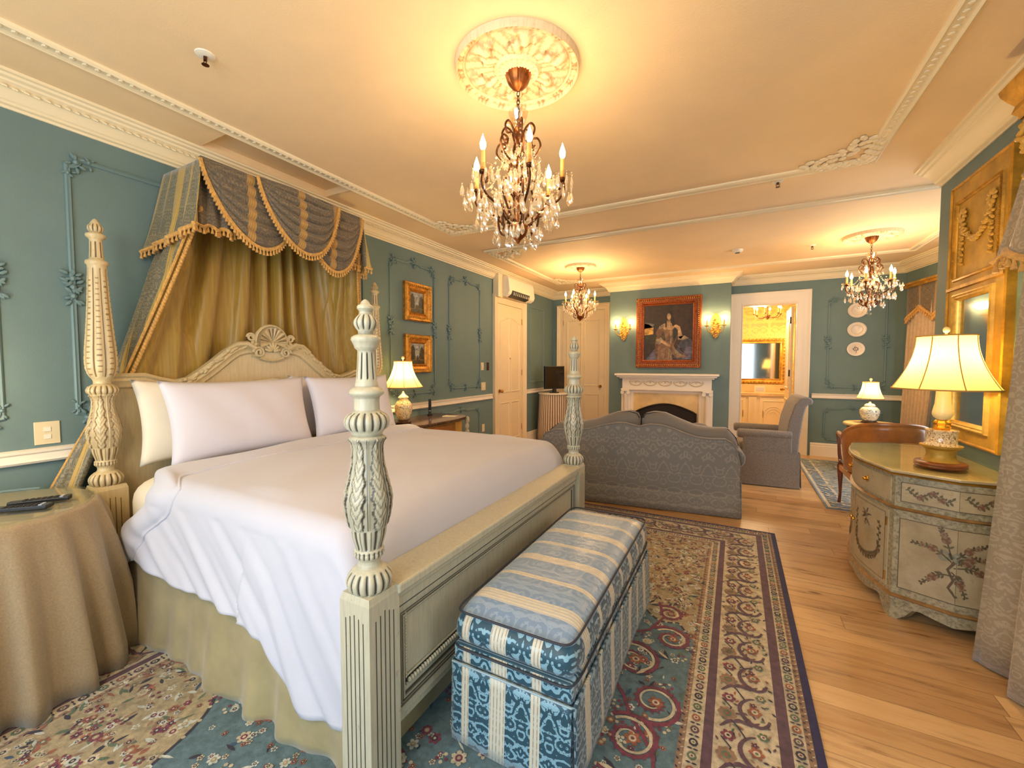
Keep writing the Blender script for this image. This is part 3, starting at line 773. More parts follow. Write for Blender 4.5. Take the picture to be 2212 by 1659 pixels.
def make_post(head,name,x,y):
    ROT=0 if head else radians(17.2)
    dz=.074 if head else 0; a=.067 if not head else .070; zt=.702+dz
    m=MB(world=False)
    prof=refine((UPH if head else UPF)+[(z+dz,r) for z,r in VASE])
    mf_=modF(dz,head); m.lathe(prof[::-1],120,mod=lambda t,z,r:mf_(t-ROT,z,r))
    # square plinth, chamfered corners curving up to the ring
    def ring(z,h,ch):
        return [(sx*(h-(ch if k else 0)),sy*(h-(0 if k else ch)),z) for (sx,sy,k) in ((1,-1,0),(1,1,0),(1,1,1),(-1,1,1),(-1,1,0),(-1,-1,0),(-1,-1,1),(1,-1,1))]
    m.box(-a,a,-a,a,.0,zt-.022); b=len(m.V)
    m.add([(-a,-a,zt-.022),(a,-a,zt-.022),(a,a,zt-.022),(-a,a,zt-.022),(-a*.9,-a*.9,zt),(a*.9,-a*.9,zt),(a*.9,a*.9,zt),(-a*.9,a*.9,zt)],[(0,1,5,4),(1,2,6,5),(2,3,7,6),(3,0,4,7),(4,5,6,7)])
    # reeded flutes: dark incised lines on every face
    for k in range(4):
        for q in (-.6,-.3,0,.3,.6) if not head else (-.5,-.17,.17,.5):
            u=q*a*.98; w=.0022; z1=zt-.06-abs(q)*.03
            for (p0,p1) in ((u-w,u+w),):
                h=a+.0004
                quad={0:[(h,p0),(h,p1)],1:[(-h,p0),(-h,p1)],2:[(p0,h),(p1,h)],3:[(p0,-h),(p1,-h)]}[k]
                m.add([(quad[0][0],quad[0][1],.06),(quad[1][0],quad[1][1],.06),(quad[1][0],quad[1][1],z1),(quad[0][0],quad[0][1],z1)],[(0,1,2,3)],0,[1,1,1,1])
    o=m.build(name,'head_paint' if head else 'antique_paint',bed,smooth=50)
    o.location=(x-1.27,y-1.99,0); return o
make_post(False,'foot_post',2.29,.99); p=make_post(False,'foot_post',2.29,2.99)
make_post(True,'head_post',.25,.985); make_post(True,'head_post',.25,2.995)
# headboard
HB=[(1.03,1.385),(1.12,1.385),(1.20,1.385),(1.27,1.36),(1.35,1.34),(1.43,1.355),(1.50,1.405),(1.57,1.46),(1.65,1.53),(1.72,1.58),(1.79,1.60),(1.86,1.605)]
HB=HB+[(3.98-y,z) for y,z in HB[::-1]]
m=MB(); m.prism([(1.03,.35)]+[(2.95,.35)]+HB[::-1],.14,.185,lambda a,b,h:(h,a,b)); m.build('headboard_panel','head_paint',bed,smooth=0)
m=MB(); prof=[(-.005,-.02),(-.005,.03),(.012,.045),(.025,.035),(.04,.040),(.055,.028),(.075,.030),(.085,.02),(.085,-.02)]
m.sweep([(y,z+.008) for y,z in HB[::-1]],prof,O=(.17,0,0),U=(0,1,0),W=(0,0,1),N=(1,0,0),closed=False)
for s in (1,-1):      # acanthus running down from the crest
    for k in range(22):
        u=k/21; i=u*7; j=int(i); f=i-j; P=HB[11-j],HB[max(11-j-1,0)]
        y=P[0][0]+(P[1][0]-P[0][0])*f; z=P[0][1]+(P[1][1]-P[0][1])*f
        if s<0: y=3.98-y
        m.ball((.205,y,z-.01+.012*sin(k*1.7)),(.014,.030-.012*u,.013),7,5,R=Matrix.Rotation(s*(.6+.3*sin(k)),3,'X'))
m.build('headboard_rail','head_paint',bed,smooth=45)
m=MB()   # shell crest
cy,cz=1.99,1.60
shell=[]
N=48
for j in range(7):
    for i in range(N+1):
        t=pi*(-.12+1.24*i/N); rr=.105*(j/6)*(1+.05*cos(18*(t)))
        shell.append((.205+.022*abs(cos(9*t))*(j/6)+.01,cy+rr*cos(t),cz+.015+rr*1.05*sin(t)))
fs=[(j*(N+1)+i,j*(N+1)+i+1,(j+1)*(N+1)+i+1,(j+1)*(N+1)+i) for j in range(6) for i in range(N)]
m.add(shell,fs,0,[ .8 if abs(cos(9*pi*(-.12+1.24*(k%(N+1))/N)))<.25 else 0 for k in range(len(shell))])
m.prism([(cy+.118*cos(pi*(-.2+1.4*i/24)),cz+.015+.122*sin(pi*(-.2+1.4*i/24))) for i in range(25)]+[(cy-.15,cz-.09),(cy,cz-.12),(cy+.15,cz-.09)],.15,.20,lambda a,b,h:(h,a,b))
m.tube([(.20,cy+.122*cos(q),cz+.018+.126*sin(q)) for q in [pi*(-.12+1.24*i/24) for i in range(25)]],.012,7)
for s in (1,-1):
    sp=[(.21,cy+s*(.105+.042*cos(q)*(1-q/14)),cz-.06+.042*sin(q)*(1-q/14)) for q in [i*.4 for i in range(28)]]
    m.tube(sp,.010,6); sp=[(.20,cy+s*(.155+.03*cos(q)*(1-q/16)),cz+.05+.03*sin(q)*(1-q/16)) for q in [i*.4 for i in range(26)]]; m.tube(sp,.009,6)
    m.tube([(.205,cy+s*.13,cz-.03),(.205,cy+s*.19,cz+.0),(.205,cy+s*.26,cz-.005),(.205,cy+s*.33,cz-.05)],[.02,.024,.018,.008],7)
for k in range(7):
    t=pi*(.08+.84*k/6); m.ball((.215,cy+.035*cos(t),cz-.055+.045*sin(t)),(.012,.012,.034),7,5,R=Matrix.Rotation(t-pi/2,3,'X'))
m.tube([(.205,cy-.09+.18*i/10,cz-.10-.02*sin(pi*i/10)) for i in range(11)],.012,6)
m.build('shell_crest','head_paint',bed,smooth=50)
# footboard
m=MB(); m.box(2.21,2.365,1.05,2.93,.665,.700); m.box(2.235,2.345,1.05,2.93,.635,.665); m.build('top_rail','antique_paint',bed,bevel=.007,smooth=0)
m=MB(); m.box(2.25,2.32,1.05,2.93,.16,.64)
PX=lambda a,b,h:(2.32+h,a,b)
fr=dict(O=(2.32,0,0),U=(0,1,0),W=(0,0,1),N=(1,0,0))
m.sweep([(1.057,.20),(2.923,.20),(2.923,.60),(1.057,.60)],[(0,0),(0,.014),(.026,.016),(.030,.004),(.036,.014),(.042,.004),(.046,.012),(.052,.012),(.058,.002),(.060,0)],closed=True,gl=[0,0,.1,1,.1,1,.1,.2,1,.3],**fr)  # groove darkening is antique glazing plus painted recess shade
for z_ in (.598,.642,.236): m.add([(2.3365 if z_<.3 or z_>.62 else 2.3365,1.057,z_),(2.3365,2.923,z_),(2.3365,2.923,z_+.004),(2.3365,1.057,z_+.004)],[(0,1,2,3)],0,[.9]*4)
m.add([(2.3215,1.12,.286),(2.3215,2.86,.286),(2.3215,2.86,.32),(2.3215,1.12,.32)],[(0,1,2,3)],0,[1]*4)  # dark strip behind the beads, painting in the shade of the recess
m.box(2.32,2.336,1.057,2.923,.60,.64); m.box(2.32,2.330,1.057,2.923,.215,.235)
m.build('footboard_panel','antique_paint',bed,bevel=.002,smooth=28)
m=MB()
for i in range(120): m.ball((2.333,1.13+i*(1.73/119),.302),(.009,.0078,.0105),6,5)
for z0 in range(22):
    m.ball((2.329,1.117,.32+z0*.0115),(.004,.004,.006),5,4); m.ball((2.329,2.863,.32+z0*.0115),(.004,.004,.006),5,4)
m.tube([(2.325,1.12,.288),(2.325,2.86,.288)],.005,6); m.tube([(2.325,1.12,.318),(2.325,2.86,.318)],.004,6)
m.build('bead_moulding','antique_paint',bed,smooth=60)
for y0 in (1.005,2.93):
    MB().box(.3,2.24,y0,y0+.05,.20,.46).build('side_rail','antique_paint',bed,smooth=0)
# bed skirt (hangs from the rails: part of the bed)
def skirt(y,s):
    m=MB()
    def f(u,v):
        x=.30+1.93*u; z=.46-.452*v
        fold=.020*sin(u*30+sin(u*9)*2.5)*(v**1.1)+.008*sin(u*71+v*2)*v
        return (x, y-s*(.012+.035*v+fold), z+.006*sin(u*31)*v)
    m.grid(150,14,f); return m.build('bed_skirt','bed_skirt',bed,smooth=180,solid=.003)
skirt(1.0,1); skirt(2.985,-1)
m=MB(); m.grid(40,8,lambda u,v:(2.235+.02*v,1.06+1.86*u,.2-.192*v+.0)).build('bed_skirt','bed_skirt',bed,smooth=180)
# mattress
def roundedbox(m,x0,x1,y0,y1,z0,z1,r,n=6,puff=0,mf=0):
    cx,cy,cz=(x0+x1)/2,(y0+y1)/2,(z0+z1)/2; hx,hy,hz=(x1-x0)/2,(y1-y0)/2,(z1-z0)/2
    K=28; J=14
    vs=[];fs=[]
    def f(u,v):
        a=2*pi*u; p=pi*(v-.5); 
        def sp(c,e): return math.copysign(abs(c)**e,c)
        e1=.22;e2=.28
        return (cx+hx*sp(cos(p),e2)*sp(cos(a),e1),cy+hy*sp(cos(p),e2)*sp(sin(a),e1),cz+hz*sp(sin(p),.5))
    return m.grid(72,22,f,cu=True,m=mf)
m=MB(); roundedbox(m,.31,2.15,.995,2.975,.42,.85,.08)
tag(m.build('mattress','sheet_cream',loc=(1.2,1.985,.44),smooth=180),'deep mattress in a cream fitted sheet on the four-poster bed','mattress')
# duvet
HEM=[(.38,.385),(.43,.368),(.52,.40),(.64,.44),(.82,.432),(1.10,.42),(1.30,.418),(1.47,.412),(1.63,.405),(1.76,.38),(1.82,.30),(1.87,.24),(1.94,.17),(2.03,.155),(2.2,.16)]
hem=HEM
def hemz(x):
    for (a,za),(b,zb) in zip(hem,hem[1:]):
        if a<=x<=b: return za+(zb-za)*(x-a)/(b-a)
    return hem[0][1] if x<hem[0][0] else hem[-1][1]
def wr(x,y): return .010*sin(3.1*x+2.2*y+1)+.007*sin(7.3*x-3.7*y)+.004*sin(15*x+9*y)
XE=2.222
def duvet_pt(u,v,lift=0,xa=None,xb=None):
    # v: 0 near hem -> .30 near edge -> .75 far edge -> 1 far hem
    xs=(.40+.34*(v/.27)**1.1 if v<.27 else (.74+.07*(v-.27)/.07 if v<.34 else (.81-.16*(v-.34)/.06 if v<.40 else .65)))
    if v>.8: xs=.66-.15*(v-.8)/.2
    if xa is not None: x=xs+xa+(xb-xa)*u
    else: x=xs+(XE-xs)*u
    endf=max(0,(x-2.07)/.15)
    ztop=.875-.02*((x-1.4)/.9)**2-.16*endf**2.2
    if v<.30:
        t=v/.30; h=hemz(x); drop=(1-t)
        dg=x-.5*drop*(1 if x>1.1 else x-.1); k=sin(dg*19+2*sin(dg*5))*.5+sin(dg*37)*.3+.35*abs(sin(dg*24+drop*2))+.15*sin(dg*61)
        y=.965-.020*drop+.014*k*(.25+drop)+ (.02*sin((x-.5)*4.5) if x>1.6 else 0)*drop
        # gather toward the foot post
        z=h+(ztop-.10-h)*t
        y+= .02*t
        if x>2.12: y=max(y,.93)
    elif v<.40:
        t=(v-.30)/.10; a=t*pi/2; y=.985+.09*(1-cos(a)); z=ztop-.10+.10*sin(a)
    elif v<.80:
        t=(v-.40)/.40; y=1.075+1.83*t; z=ztop+.018*sin(pi*t)+wr(x,y)*(1 if t>.03 else t/.03)*.8
    elif v<.88:
        t=(v-.80)/.08; a=t*pi/2; y=2.905+.13*sin(a); z=ztop-.13*(1-cos(a))
    else:
        t=(v-.88)/.12; y=3.035+.015*sin(x*17)*t; z=ztop-.13-(ztop-.13-.40)*t
    if u>.985 and .3<v<.9: z-=.10*(u-.985)/.015
    return (x,y,z+lift)
m=MB(); m.grid(170,120,duvet_pt)
duv=tag(m.build('duvet','duvet_white',loc=(1.3,2.0,.8),smooth=180,solid=.012),'white duvet spread over the four-poster bed and hanging at its side','duvet')
m=MB()
def cuff(u,v):
    q=v; p=Vector(duvet_pt(0,q,0,-.04+.26*u+.0,-.04+.26*u))
    bulge=.030*sin(pi*min(1,u*1.15))**.7+.008
    if v<.34: return (p.x+.02*sin(q*30),p.y-bulge*.8,p.z+ (0 if v>.06 else 0))
    if v>.84: return (p.x,p.y+bulge*.8,p.z)
    return (p.x+.008*sin(q*40),p.y,p.z+bulge)
m.world=True; m.grid(18,110,cuff)
o=m.build('folded_cuff','duvet_white',duv,smooth=180,solid=.01)
# pillows
def pillow(name,loc,w,h,t,rot,label,group=None,mat='pillow_white',seed=0):
    m=MB(world=False)
    def side(s):
        def f(u,v):
            a,b=2*u-1,2*v-1
            ed=(1-abs(a)**3.2)*(1-abs(b)**3.2); th=t*max(0,ed)**.55*(1+.03*sin(5*a+seed)+.03*sin(4*b+seed*2))
            sx=w/2*(1-.05*(1-abs(a))*abs(b)**2-.0*b); 
            return (a*w/2*(1-.05*(1-b*b)*abs(a)+.02*abs(a*b)**3), s*th*.5+s*.004*sin(9*a+4*b+seed)*max(0,ed), b*h/2*(1-.07*(1-a*a)*abs(b)+.05*abs(a*b)**4+.02*sin(2.2*a+seed)) )
        return f
    m.grid(36,26,side(1)); m.grid(36,26,side(-1))
    o=m.build(name,mat,smooth=180,doubles=True); o.location=loc; o.rotation_euler=rot
    return tag(o,label,'pillow',group)
R90=pi/2
pillow('pillow',(.495,1.62,1.105),.90,.50,.17,(radians(-0),radians(0),R90),'white pillow at the front left of the bed, nearest the camera',seed=1).rotation_euler=(radians(-14),0,R90)
pillow('pillow',(.495,2.52,1.105),.84,.50,.17,(0,0,0),'white pillow at the front on the far side of the bed',seed=2).rotation_euler=(radians(-14),0,R90)
pillow('pillow',(.30,1.55,1.11),.88,.48,.14,(0,0,0),'cream-white pillow leaning behind the front left pillow, against the headboard',seed=3,mat='sheet_cream').rotation_euler=(radians(-9),0,R90)
pillow('pillow',(.30,2.50,1.11),.84,.48,.14,(0,0,0),'white pillow behind the far front pillow, against the headboard',seed=4).rotation_euler=(radians(-9),0,R90)
# ------------------------------------------------------------------ canopy with swags
can=thing('bed_canopy','swagged blue-grey and gold canopy fixed over the headboard, lined with mustard satin curtains','canopy',(.0,2.03,2.72))
YL,YR,XF,ZT=1.41,2.655,.47,2.715
MB().box(.005,XF-.02,YL+.02,YR-.02,ZT-.02,ZT).build('canopy_board','cream_trim',can,smooth=0)
def drape(u,v):
    # back curtain: fans out from the board to behind the headboard
    y0=YL+.03+(YR-YL-.06)*u; y1=1.04+(3.0-1.04)*u; e=v**1.25
    y=y0+(y1-y0)*e
    q_=sin(u*58+2.2*sin(u*11)+.6*v); fold=.052*(abs(q_)**.6*(1 if q_>0 else -1))+.016*sin(u*23+2*v)
    x=.075+fold*(.55+.45*(1-v))+.03*abs(2*u-1)
    return (x,y,ZT-.03-1.72*v)
MB().grid(240,30,drape).build('back_curtain','gold_satin',can,smooth=180)
def sidec(s):
    # side curtain: outer patterned width and the gold lining swept to the holdback
    yw=YL if s<0 else YR; hb=1.065 if s<0 else 2.965
    m=MB()
    def path(v):   # leading edge from canopy front to holdback
        e=v**1.15
        return Vector((.41+( .13-.41)*v**.9, yw+(hb-yw)*e, 2.42+(1.22-2.42)*v))
    def wallp(v):
        e=v**1.15
        return Vector((.03, yw+(hb+s*.02-yw)*e, 2.42+(1.22-2.42)*v))
    def outer(u,v):
        p=path(v).lerp(wallp(v),u); n=(1-v*.6)
        p.y+=s*(.026*sin(pi*u)+.020*sin(u*15+v))*n*min(1,v*3+.05); return p
    m.grid(34,30,outer); m.build('side_curtain','valance_side_fabric',can,smooth=180)
    m=MB()
    def lining(u,v):
        a=path(v); d=Vector(drape((.0+.22*v**.5) if s<0 else (1-.22*v**.5),min(1,(ZT-.03-a.z)/1.72)))
        p=a.lerp(d,u); p.y+=s*.012*sin(u*16+v*2)*(1-v*.5); p.x+=.022*sin(u*12)*sin(pi*u); return p
    m.grid(26,30,lining); m.build('curtain_lining','gold_satin',can,smooth=180)
    m=MB(); P=[path(i/60)+Vector((.012,s*.012,0)) for i in range(61)]; m.tube(P,.008,6)
    for i in range(64):
        p=path(i/63)+Vector((.018,-s*.012,-.012)); m.ball(p,(.009,.011,.017),6,4)
    m.build('tassel_fringe','trim_gold',can)
    # tail below the holdback
    m=MB(); m.grid(20,12,lambda u,v:(.05+.15*u*(1-.3*v)+.02*sin(u*9), hb+s*(.03+ .30*v*(1-u*.35)+.02*sin(u*14)), 1.20-.62*v))
    m.build('curtain_tail','valance_side_fabric',can,smooth=180,solid=.004)
    m=MB(); P=[(.05+.012,hb+s*(.035+.30*v),1.20-.62*v) for v in [i/30 for i in range(31)]]; m.tube([(p[0]+.15*.0+.0,p[1],p[2]) for p in P],.014,6,flat=.4); m.build('tail_braid','trim_gold',can)
    m=MB(); m.lathe([(0,.045),(.06,.03),(.10,.05),(.12,.062),(.135,.055),(.145,.02),(.148,0)],20,(hb,1.13),z0=.01,axis='x',mod=lambda t,z,r:(r*(1+.08*cos(8*t)),0)); m.build('holdback','bronze',can)
sidec(-1); sidec(1)
# side and front valance
FRN=[]
def fringe(m,P,outv,n=None,size=1):
    P=[Vector(p) for p in P]; m.tube(P,.011*size,6,flat=.8)
    # walk
    L=0;acc=[0]
    for a,b in zip(P,P[1:]): L+=(b-a).length; acc.append(L)
    n=int(L/(.021*size)); j=0
    for i in range(n):
        d=L*(i+.5)/n
        while j<len(acc)-2 and acc[j+1]<d: j+=1
        t=(d-acc[j])/max(1e-6,acc[j+1]-acc[j]); p=P[j].lerp(P[j+1],t)
        m.lathe([(-.036*size,.0),(-.034*size,.0085*size),(-.020*size,.006*size),(-.012*size,.004*size),(-.006*size,.006*size),(0,.004*size)],6,(p.x,p.y),z0=p.z-.004)
for s in (-1,1):
    yw=YL if s<0 else YR
    m=MB()
    def f(u,v,s=s,yw=yw):
        x=.012+(XF-.012)*u
        z=ZT-.02-(.54-.13*u)*v-(.015*sin(u*26)*v)
        fl=.12*v*(1-.6*u); pl=.026*sin(u*26)*v*v
        return (x+.04*v*u,yw+s*(fl+pl),z)
    m.grid(60,14,f); m.build('side_valance','valance_side_fabric',can,smooth=180,solid=.004)
    m=MB(); fringe(m,[Vector(f(i/40,1))+Vector((0,s*.004,.012)) for i in range(41)],None,size=1.15); m.build('tassel_fringe','trim_gold',can)
def swag(y0,y1,drop,xf,bottom_shift=0,gat=14,name='swag',bl=.055,fd=.034):
    sh=lambda u:(max(0,4*u*(1-u)))**.78
    def f(u,v):
        uu=u+bottom_shift*v*sin(pi*u)*.3
        y=y0+(y1-y0)*uu
        z=ZT-.012-drop*v*sh(u)
        # cascading folds: sagging ridges
        x=xf+.012+bl*sin(pi*u)*sin(pi*min(1,v*.9+.08))+fd*(abs(sin(v*gat*pi*.42+.8*sin(u*5)))**.7)*sin(pi*u)**1.1*(1-.85*(v>.975))
        return (x,y,z)
    m=MB(); m.grid(54,90,f,g=None); m.build(name,'swag_fabric',can,smooth=180,solid=.004)
    m=MB(); P=[Vector(f(i/60,1))+Vector((.010,0,-.004)) for i in range(61)]; P=[p for p in P]; fringe(m,P,None,size=1.15); m.build('tassel_fringe','trim_gold',can)
swag(1.405,2.06,.455,XF-.02,.25,bl=.022,fd=.026); swag(2.05,2.66,.50,XF-.02,.1,bl=.022,fd=.026); swag(1.72,2.37,.43,XF+.036,.2,bl=.04)
MB().box(XF-.03,XF+.0,YL,YR,ZT-.10,ZT).build('front_valance','swag_fabric',can,smooth=0)
for s,y0,y1 in ((-1,YL-.005,YL+.24),(1,YR+.005,YR-.16)):     # pleated corner tails behind the outer swags
    m=MB(); tf=lambda u,v: (XF-.052+.014*sin(u*20)*v, y0+(y1-y0)*u-s*(-.02)*0, ZT-.02-(.395+.0*u)*v-.012*sin(u*18)*v)
    m.grid(40,12,tf); m.build('corner_tail','swag_fabric',can,smooth=180,solid=.004)
    m=MB(); fringe(m,[Vector(tf(i/24,1))+Vector((.004,0,.012)) for i in range(25)],None,size=1.15); m.build('tassel_fringe','trim_gold',can)
# bell pull cord hanging by the far side
cord=MB(); cord.tube([(.10+.003*sin(i*1.3),2.80+.003*cos(i*1.3),2.30-.018*i) for i in range(60)],.008,6); cord.lathe([(-.09,.018),(-.02,.012),(0,.014),(.02,.006)],10,(.10,2.80),z0=1.22)
o=cord.build('curtain_cord','trim_gold',can)
# ------------------------------------------------------------------ bench at the foot
bn=thing('upholstered_bench','blue damask storage bench with tan stripes at the foot of the bed','bench',(2.67,1.95,0))
bx0,bx1,by0,by1=2.425,2.905,1.275,2.60
m=MB()
def cush(u,v):
    def sp(c,e): return math.copysign(abs(c)**e,c)
    a=2*pi*u; p=-pi/2+pi*v
    return ((bx0+bx1)/2+(bx1-bx0+.02)/2*sp(cos(p),.35)*sp(cos(a),.16),(by0+by1)/2+(by1-by0+.02)/2*sp(cos(p),.30)*sp(sin(a),.12),.438+.080*sp(sin(p),.75)+.035*max(0,sin(p))**2)
N_=96
m.grid(N_,28,cush,cu=True)
# assign stripes by side: near face runs its stripes upright
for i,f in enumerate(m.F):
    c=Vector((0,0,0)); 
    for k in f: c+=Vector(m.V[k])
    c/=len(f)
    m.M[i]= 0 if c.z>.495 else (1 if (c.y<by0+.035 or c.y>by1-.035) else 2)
m.build('seat_cushion',['bench_top_fabric','bench_side_fabric','bench_long_fabric'],bn,smooth=180)
def ringpath(e,z,n=96,o=0):
    def sp(c,q): return math.copysign(abs(c)**q,c)
    return [((bx0+bx1)/2+((bx1-bx0)/2+o)*sp(cos(2*pi*k/n),e),(by0+by1)/2+((by1-by0)/2+o)*sp(sin(2*pi*k/n),e*.8),z) for k in range(n)]
m=MB(); m.tube(ringpath(.13,.512,160,-.003),.0045,6,closed=True); m.tube(ringpath(.13,.378,160,.008),.0045,6,closed=True); m.build('piping','piping_dark',bn)
m=MB(); m.box(bx0,bx1,by0,by1,.315,.385)
m.box(bx0+.004,bx1-.004,by0+.004,by1-.004,.05,.315)
for i,f in enumerate(m.F):
    ys=[m.V[k][1] for k in f]; m.M[i]=0 if (max(ys)-min(ys)<1e-4) else 1
b0=m.build('base_box',['bench_side_fabric','bench_long_fabric'],bn,bevel=.012)
m=MB()
def sk(seg,u,v):
    z=.32-.303*v; o=.006+.008*v
    if seg==0: return (bx0+(bx1-bx0)*u, by0-o-.008*v*sin(pi*u),z)
    if seg==1: return (bx1+o+.006*v*sin(u*8),by0+(by1-by0)*u,z)
    if seg==2: return (bx0+(bx1-bx0)*u, by1+o,z)
    return (bx0-o,by0+(by1-by0)*u,z)
for sgi in range(4): m.grid(30,8,lambda u,v:sk(sgi,u,v),m=0 if sgi in(0,2) else 1)
m.build('skirt',['bench_side_fabric','bench_long_fabric'],bn,smooth=180,solid=.004)
m=MB(); m.tube([(bx0+(bx1-bx0)*i/10,by0-.010,.318) for i in range(11)]+[(bx1+.010,by0+(by1-by0)*i/10,.318) for i in range(11)],.004,6); m.build('piping','bench_long_fabric',bn)
# ------------------------------------------------------------------ nightstand on the far side
ns=thing('nightstand','bowed antique chest with a brown marble top on the far side of the bed','nightstand',(.30,3.66,0))
pl=[(.02,3.10),(.40,3.10),(.52,3.16),(.60,3.30),(.62,3.55),(.62,3.85),(.58,4.06),(.50,4.17),(.38,4.20),(.02,4.20)]
m=MB(); m.prism(pl,.815,.840); m.prism([(x-.008 if x>.1 else x,3.65+(y-3.65)*.98) for x,y in pl],.805,.815); m.build('marble_top','brown_marble',ns,bevel=.004,smooth=0)
m=MB(); m.prism([(x*.93 if x>.1 else x,3.65+(y-3.65)*.94) for x,y in pl],.12,.805); m.build('chest_body','gilt_carved',ns,bevel=.004,smooth=0)
for i,(z0,z1) in enumerate(((.62,.78),(.38,.59),(.15,.35))):
    m=MB(); m.sweep([(3.34,z0),(3.84,z0),(3.84,z1),(3.34,z1)],[(-.012,0),(0,.012),(.012,0)],O=(.578,0,0),U=(0,1,0),W=(0,0,1),N=(1,0,0)); m.box(.57,.586,3.34,3.84,z0,z1)
    d=m.build('drawer','honey_wood',ns,bevel=.002); MB().ball((.60,3.59,(z0+z1)/2),(.012,.03,.014),10,7).build('drawer_pull','brass',d)
for y in (3.15,4.13):
    m=MB(); 
    for k in range(9): m.ball((.545 if y>4 else .5,y+(.0 if k%2 else .008),.79-k*.075),(.03,.028,.045),8,6)
    m.build('carved_corner','antique_paint',ns)
for x,y in ((.06,3.16),(.5,3.22),(.5,4.08),(.06,4.14)): MB().lathe([(0,.014),(.06,.02),(.13,.034)],10,(x,y)).build('leg','gilt_carved',ns)
tb=tag(MB(world=False).lathe([(0,.030),(.012,.030),(.016,.017),(.13,.018),(.19,.016),(.195,0)],16).lathe([(.05,.0195),(.058,.0195)],16,m=1).build('bottle',['black_plastic','silver'],smooth=40),'slim black bottle standing on the marble nightstand','bottle'); tb.location=(.13,3.96,.841)
pc=tag(MB(world=False).box(-.08,.08,-.055,.055,0,.004).build('notepad','paper',smooth=0),'small white card lying on the marble nightstand','card'); pc.location=(.40,4.0,.841); pc.rotation_euler=(0,0,.2)
# ------------------------------------------------------------------ lamps
def shade(m,rt,rb,z0,z1,n=8,flare=1.9,ell=(1,1),K=14,cut=.0):
    def R(v): return rt+(rb-rt)*(1-v)**flare
    seg=6
    def f(u,v):
        a=2*pi*u; q=(u*n)%1; r=R(v)*(1-.035*sin(pi*q)); return (r*cos(a)*ell[0],r*sin(a)*ell[1],z0+(z1-z0)*v)
    m.grid(n*seg,K,f,cu=True)
    rings=[[f(i/(n*seg),v) for i in range(n*seg)] for v in (0,1)]
    ribs=[[f(k/n,j/(K-1)) for j in range(K)] for k in range(n)]
    return rings,ribs
def table_lamp(name,label,loc,base,rt,rb,z0,z1,power,ell=(1,1),n=8,rz=0,fin=None,parts=()):
    t=thing(name,label,'lamp',loc,rz)
    for (nm,mat,mb) in base: mb.build(nm,mat,t)
    m=MB(world=False); rings,ribs=shade(m,rt,rb,z0,z1,n,ell=ell); sh=m.build('lamp_shade','lamp_shade_cloth',t,smooth=60)
    m=MB(world=False)
    for r in rings: m.tube(r,.0045,6,closed=True)
    for r in ribs: m.tube(r,.003,5)
    m.build('shade_trim','shade_braid',sh)
    m=MB(world=False); m.tube([(0,0,z0-.02),(0,0,z1+.02)],.004,6)
    for k in range(4): a=k*pi/2; m.tube([(0,0,z1+.0),(rt*cos(a)*ell[0],rt*sin(a)*ell[1],z1-.002)],.002,5)
    m.build('harp','brass',t)
    MB(world=False).ball((0,0,z1+.035),(.016,.016,.018),10,7).tube([(0,0,z1),(0,0,z1+.02)],.005,6).build('finial',fin or 'lamp_cream',t)
    MB(world=False).ball((0,0,z0+(z1-z0)*.5),(.026,.026,.036),10,8).build('bulb','bulb_glow',t)
    w=(t.matrix_world if False else Vector(loc))
    light('lamp_light',(loc[0],loc[1],loc[2]+z0+(z1-z0)*.5),power,(1,.77,.42),.03)
    return t
L_=lambda p,n=28,**k: MB(world=False).lathe(p,n,**k)
jar=[(.04,.05),(.055,.062),(.08,.075),(.13,.088),(.17,.090),(.20,.084),(.23,.062),(.25,.048),(.26,.046)]
lid=[(.26,.052),(.268,.054),(.28,.045),(.30,.022),(.31,.012),(.325,.010),(.335,0)]
table_lamp('table_lamp','lit lamp with a cream bell shade and flowered porcelain jar base on the marble nightstand',(.33,3.29,.841),
 [('plinth','dark_wood',L_([(0,.075),(.012,.078),(.022,.066),(.03,.064),(.04,.058)])),('jar','chinoiserie_porcelain',L_(jar)),('jar_lid','chinoiserie_porcelain',L_(lid))],.09,.20,.375,.64,16)
# lamp on the round side table in the sitting area
table_lamp('table_lamp','lit lamp with a square cream shade and blue-and-white jar base on the round side table',(4.90,6.98,.69),
 [('plinth','dark_wood',L_([(0,.085),(.012,.088),(.022,.074),(.03,.07)])),('jar','blue_porcelain',L_([(.03,.055),(.045,.07),(.08,.09),(.13,.105),(.165,.104),(.195,.085),(.215,.055)])),('jar_lid','blue_porcelain',L_([(.215,.06),(.225,.06),(.245,.045),(.255,.015),(.27,.014),(.275,0)]))],.085,.145,.32,.53,9,n=4,rz=radians(40))
# big lamp on the commode
base=[('plinth','red_wood',L_([(0,.105),(.008,.112),(.016,.108),(.022,.112),(.03,.108),(.034,.095)])),
('pedestal','gold_panel',L_([(.034,.080),(.05,.066),(.075,.060),(.10,.066),(.115,.088),(.125,.090)])),
('painted_drum','painted_base',L_([(.125,.074),(.135,.070),(.14,.066),(.20,.066),(.205,.070),(.212,.070),(.214,.02)])),
('gilt_ring','brass_shiny',L_([(.214,.03),(.225,.036),(.235,.030),(.25,.036),(.262,.030),(.27,.02)],n=24,mod=lambda t,z,r:(r*(1+.12*cos(8*t)),0))),
('column','lamp_cream',L_([(.27,.022),(.285,.038),(.30,.044),(.315,.043),(.36,.034),(.42,.031),(.47,.030),(.48,.01)]))]
bl=table_lamp('table_lamp','large lit lamp with a wide cream bell shade on the painted commode',(4.395,3.235,.868),base,.125,.225,.445,.74,16,ell=(1,1.18))
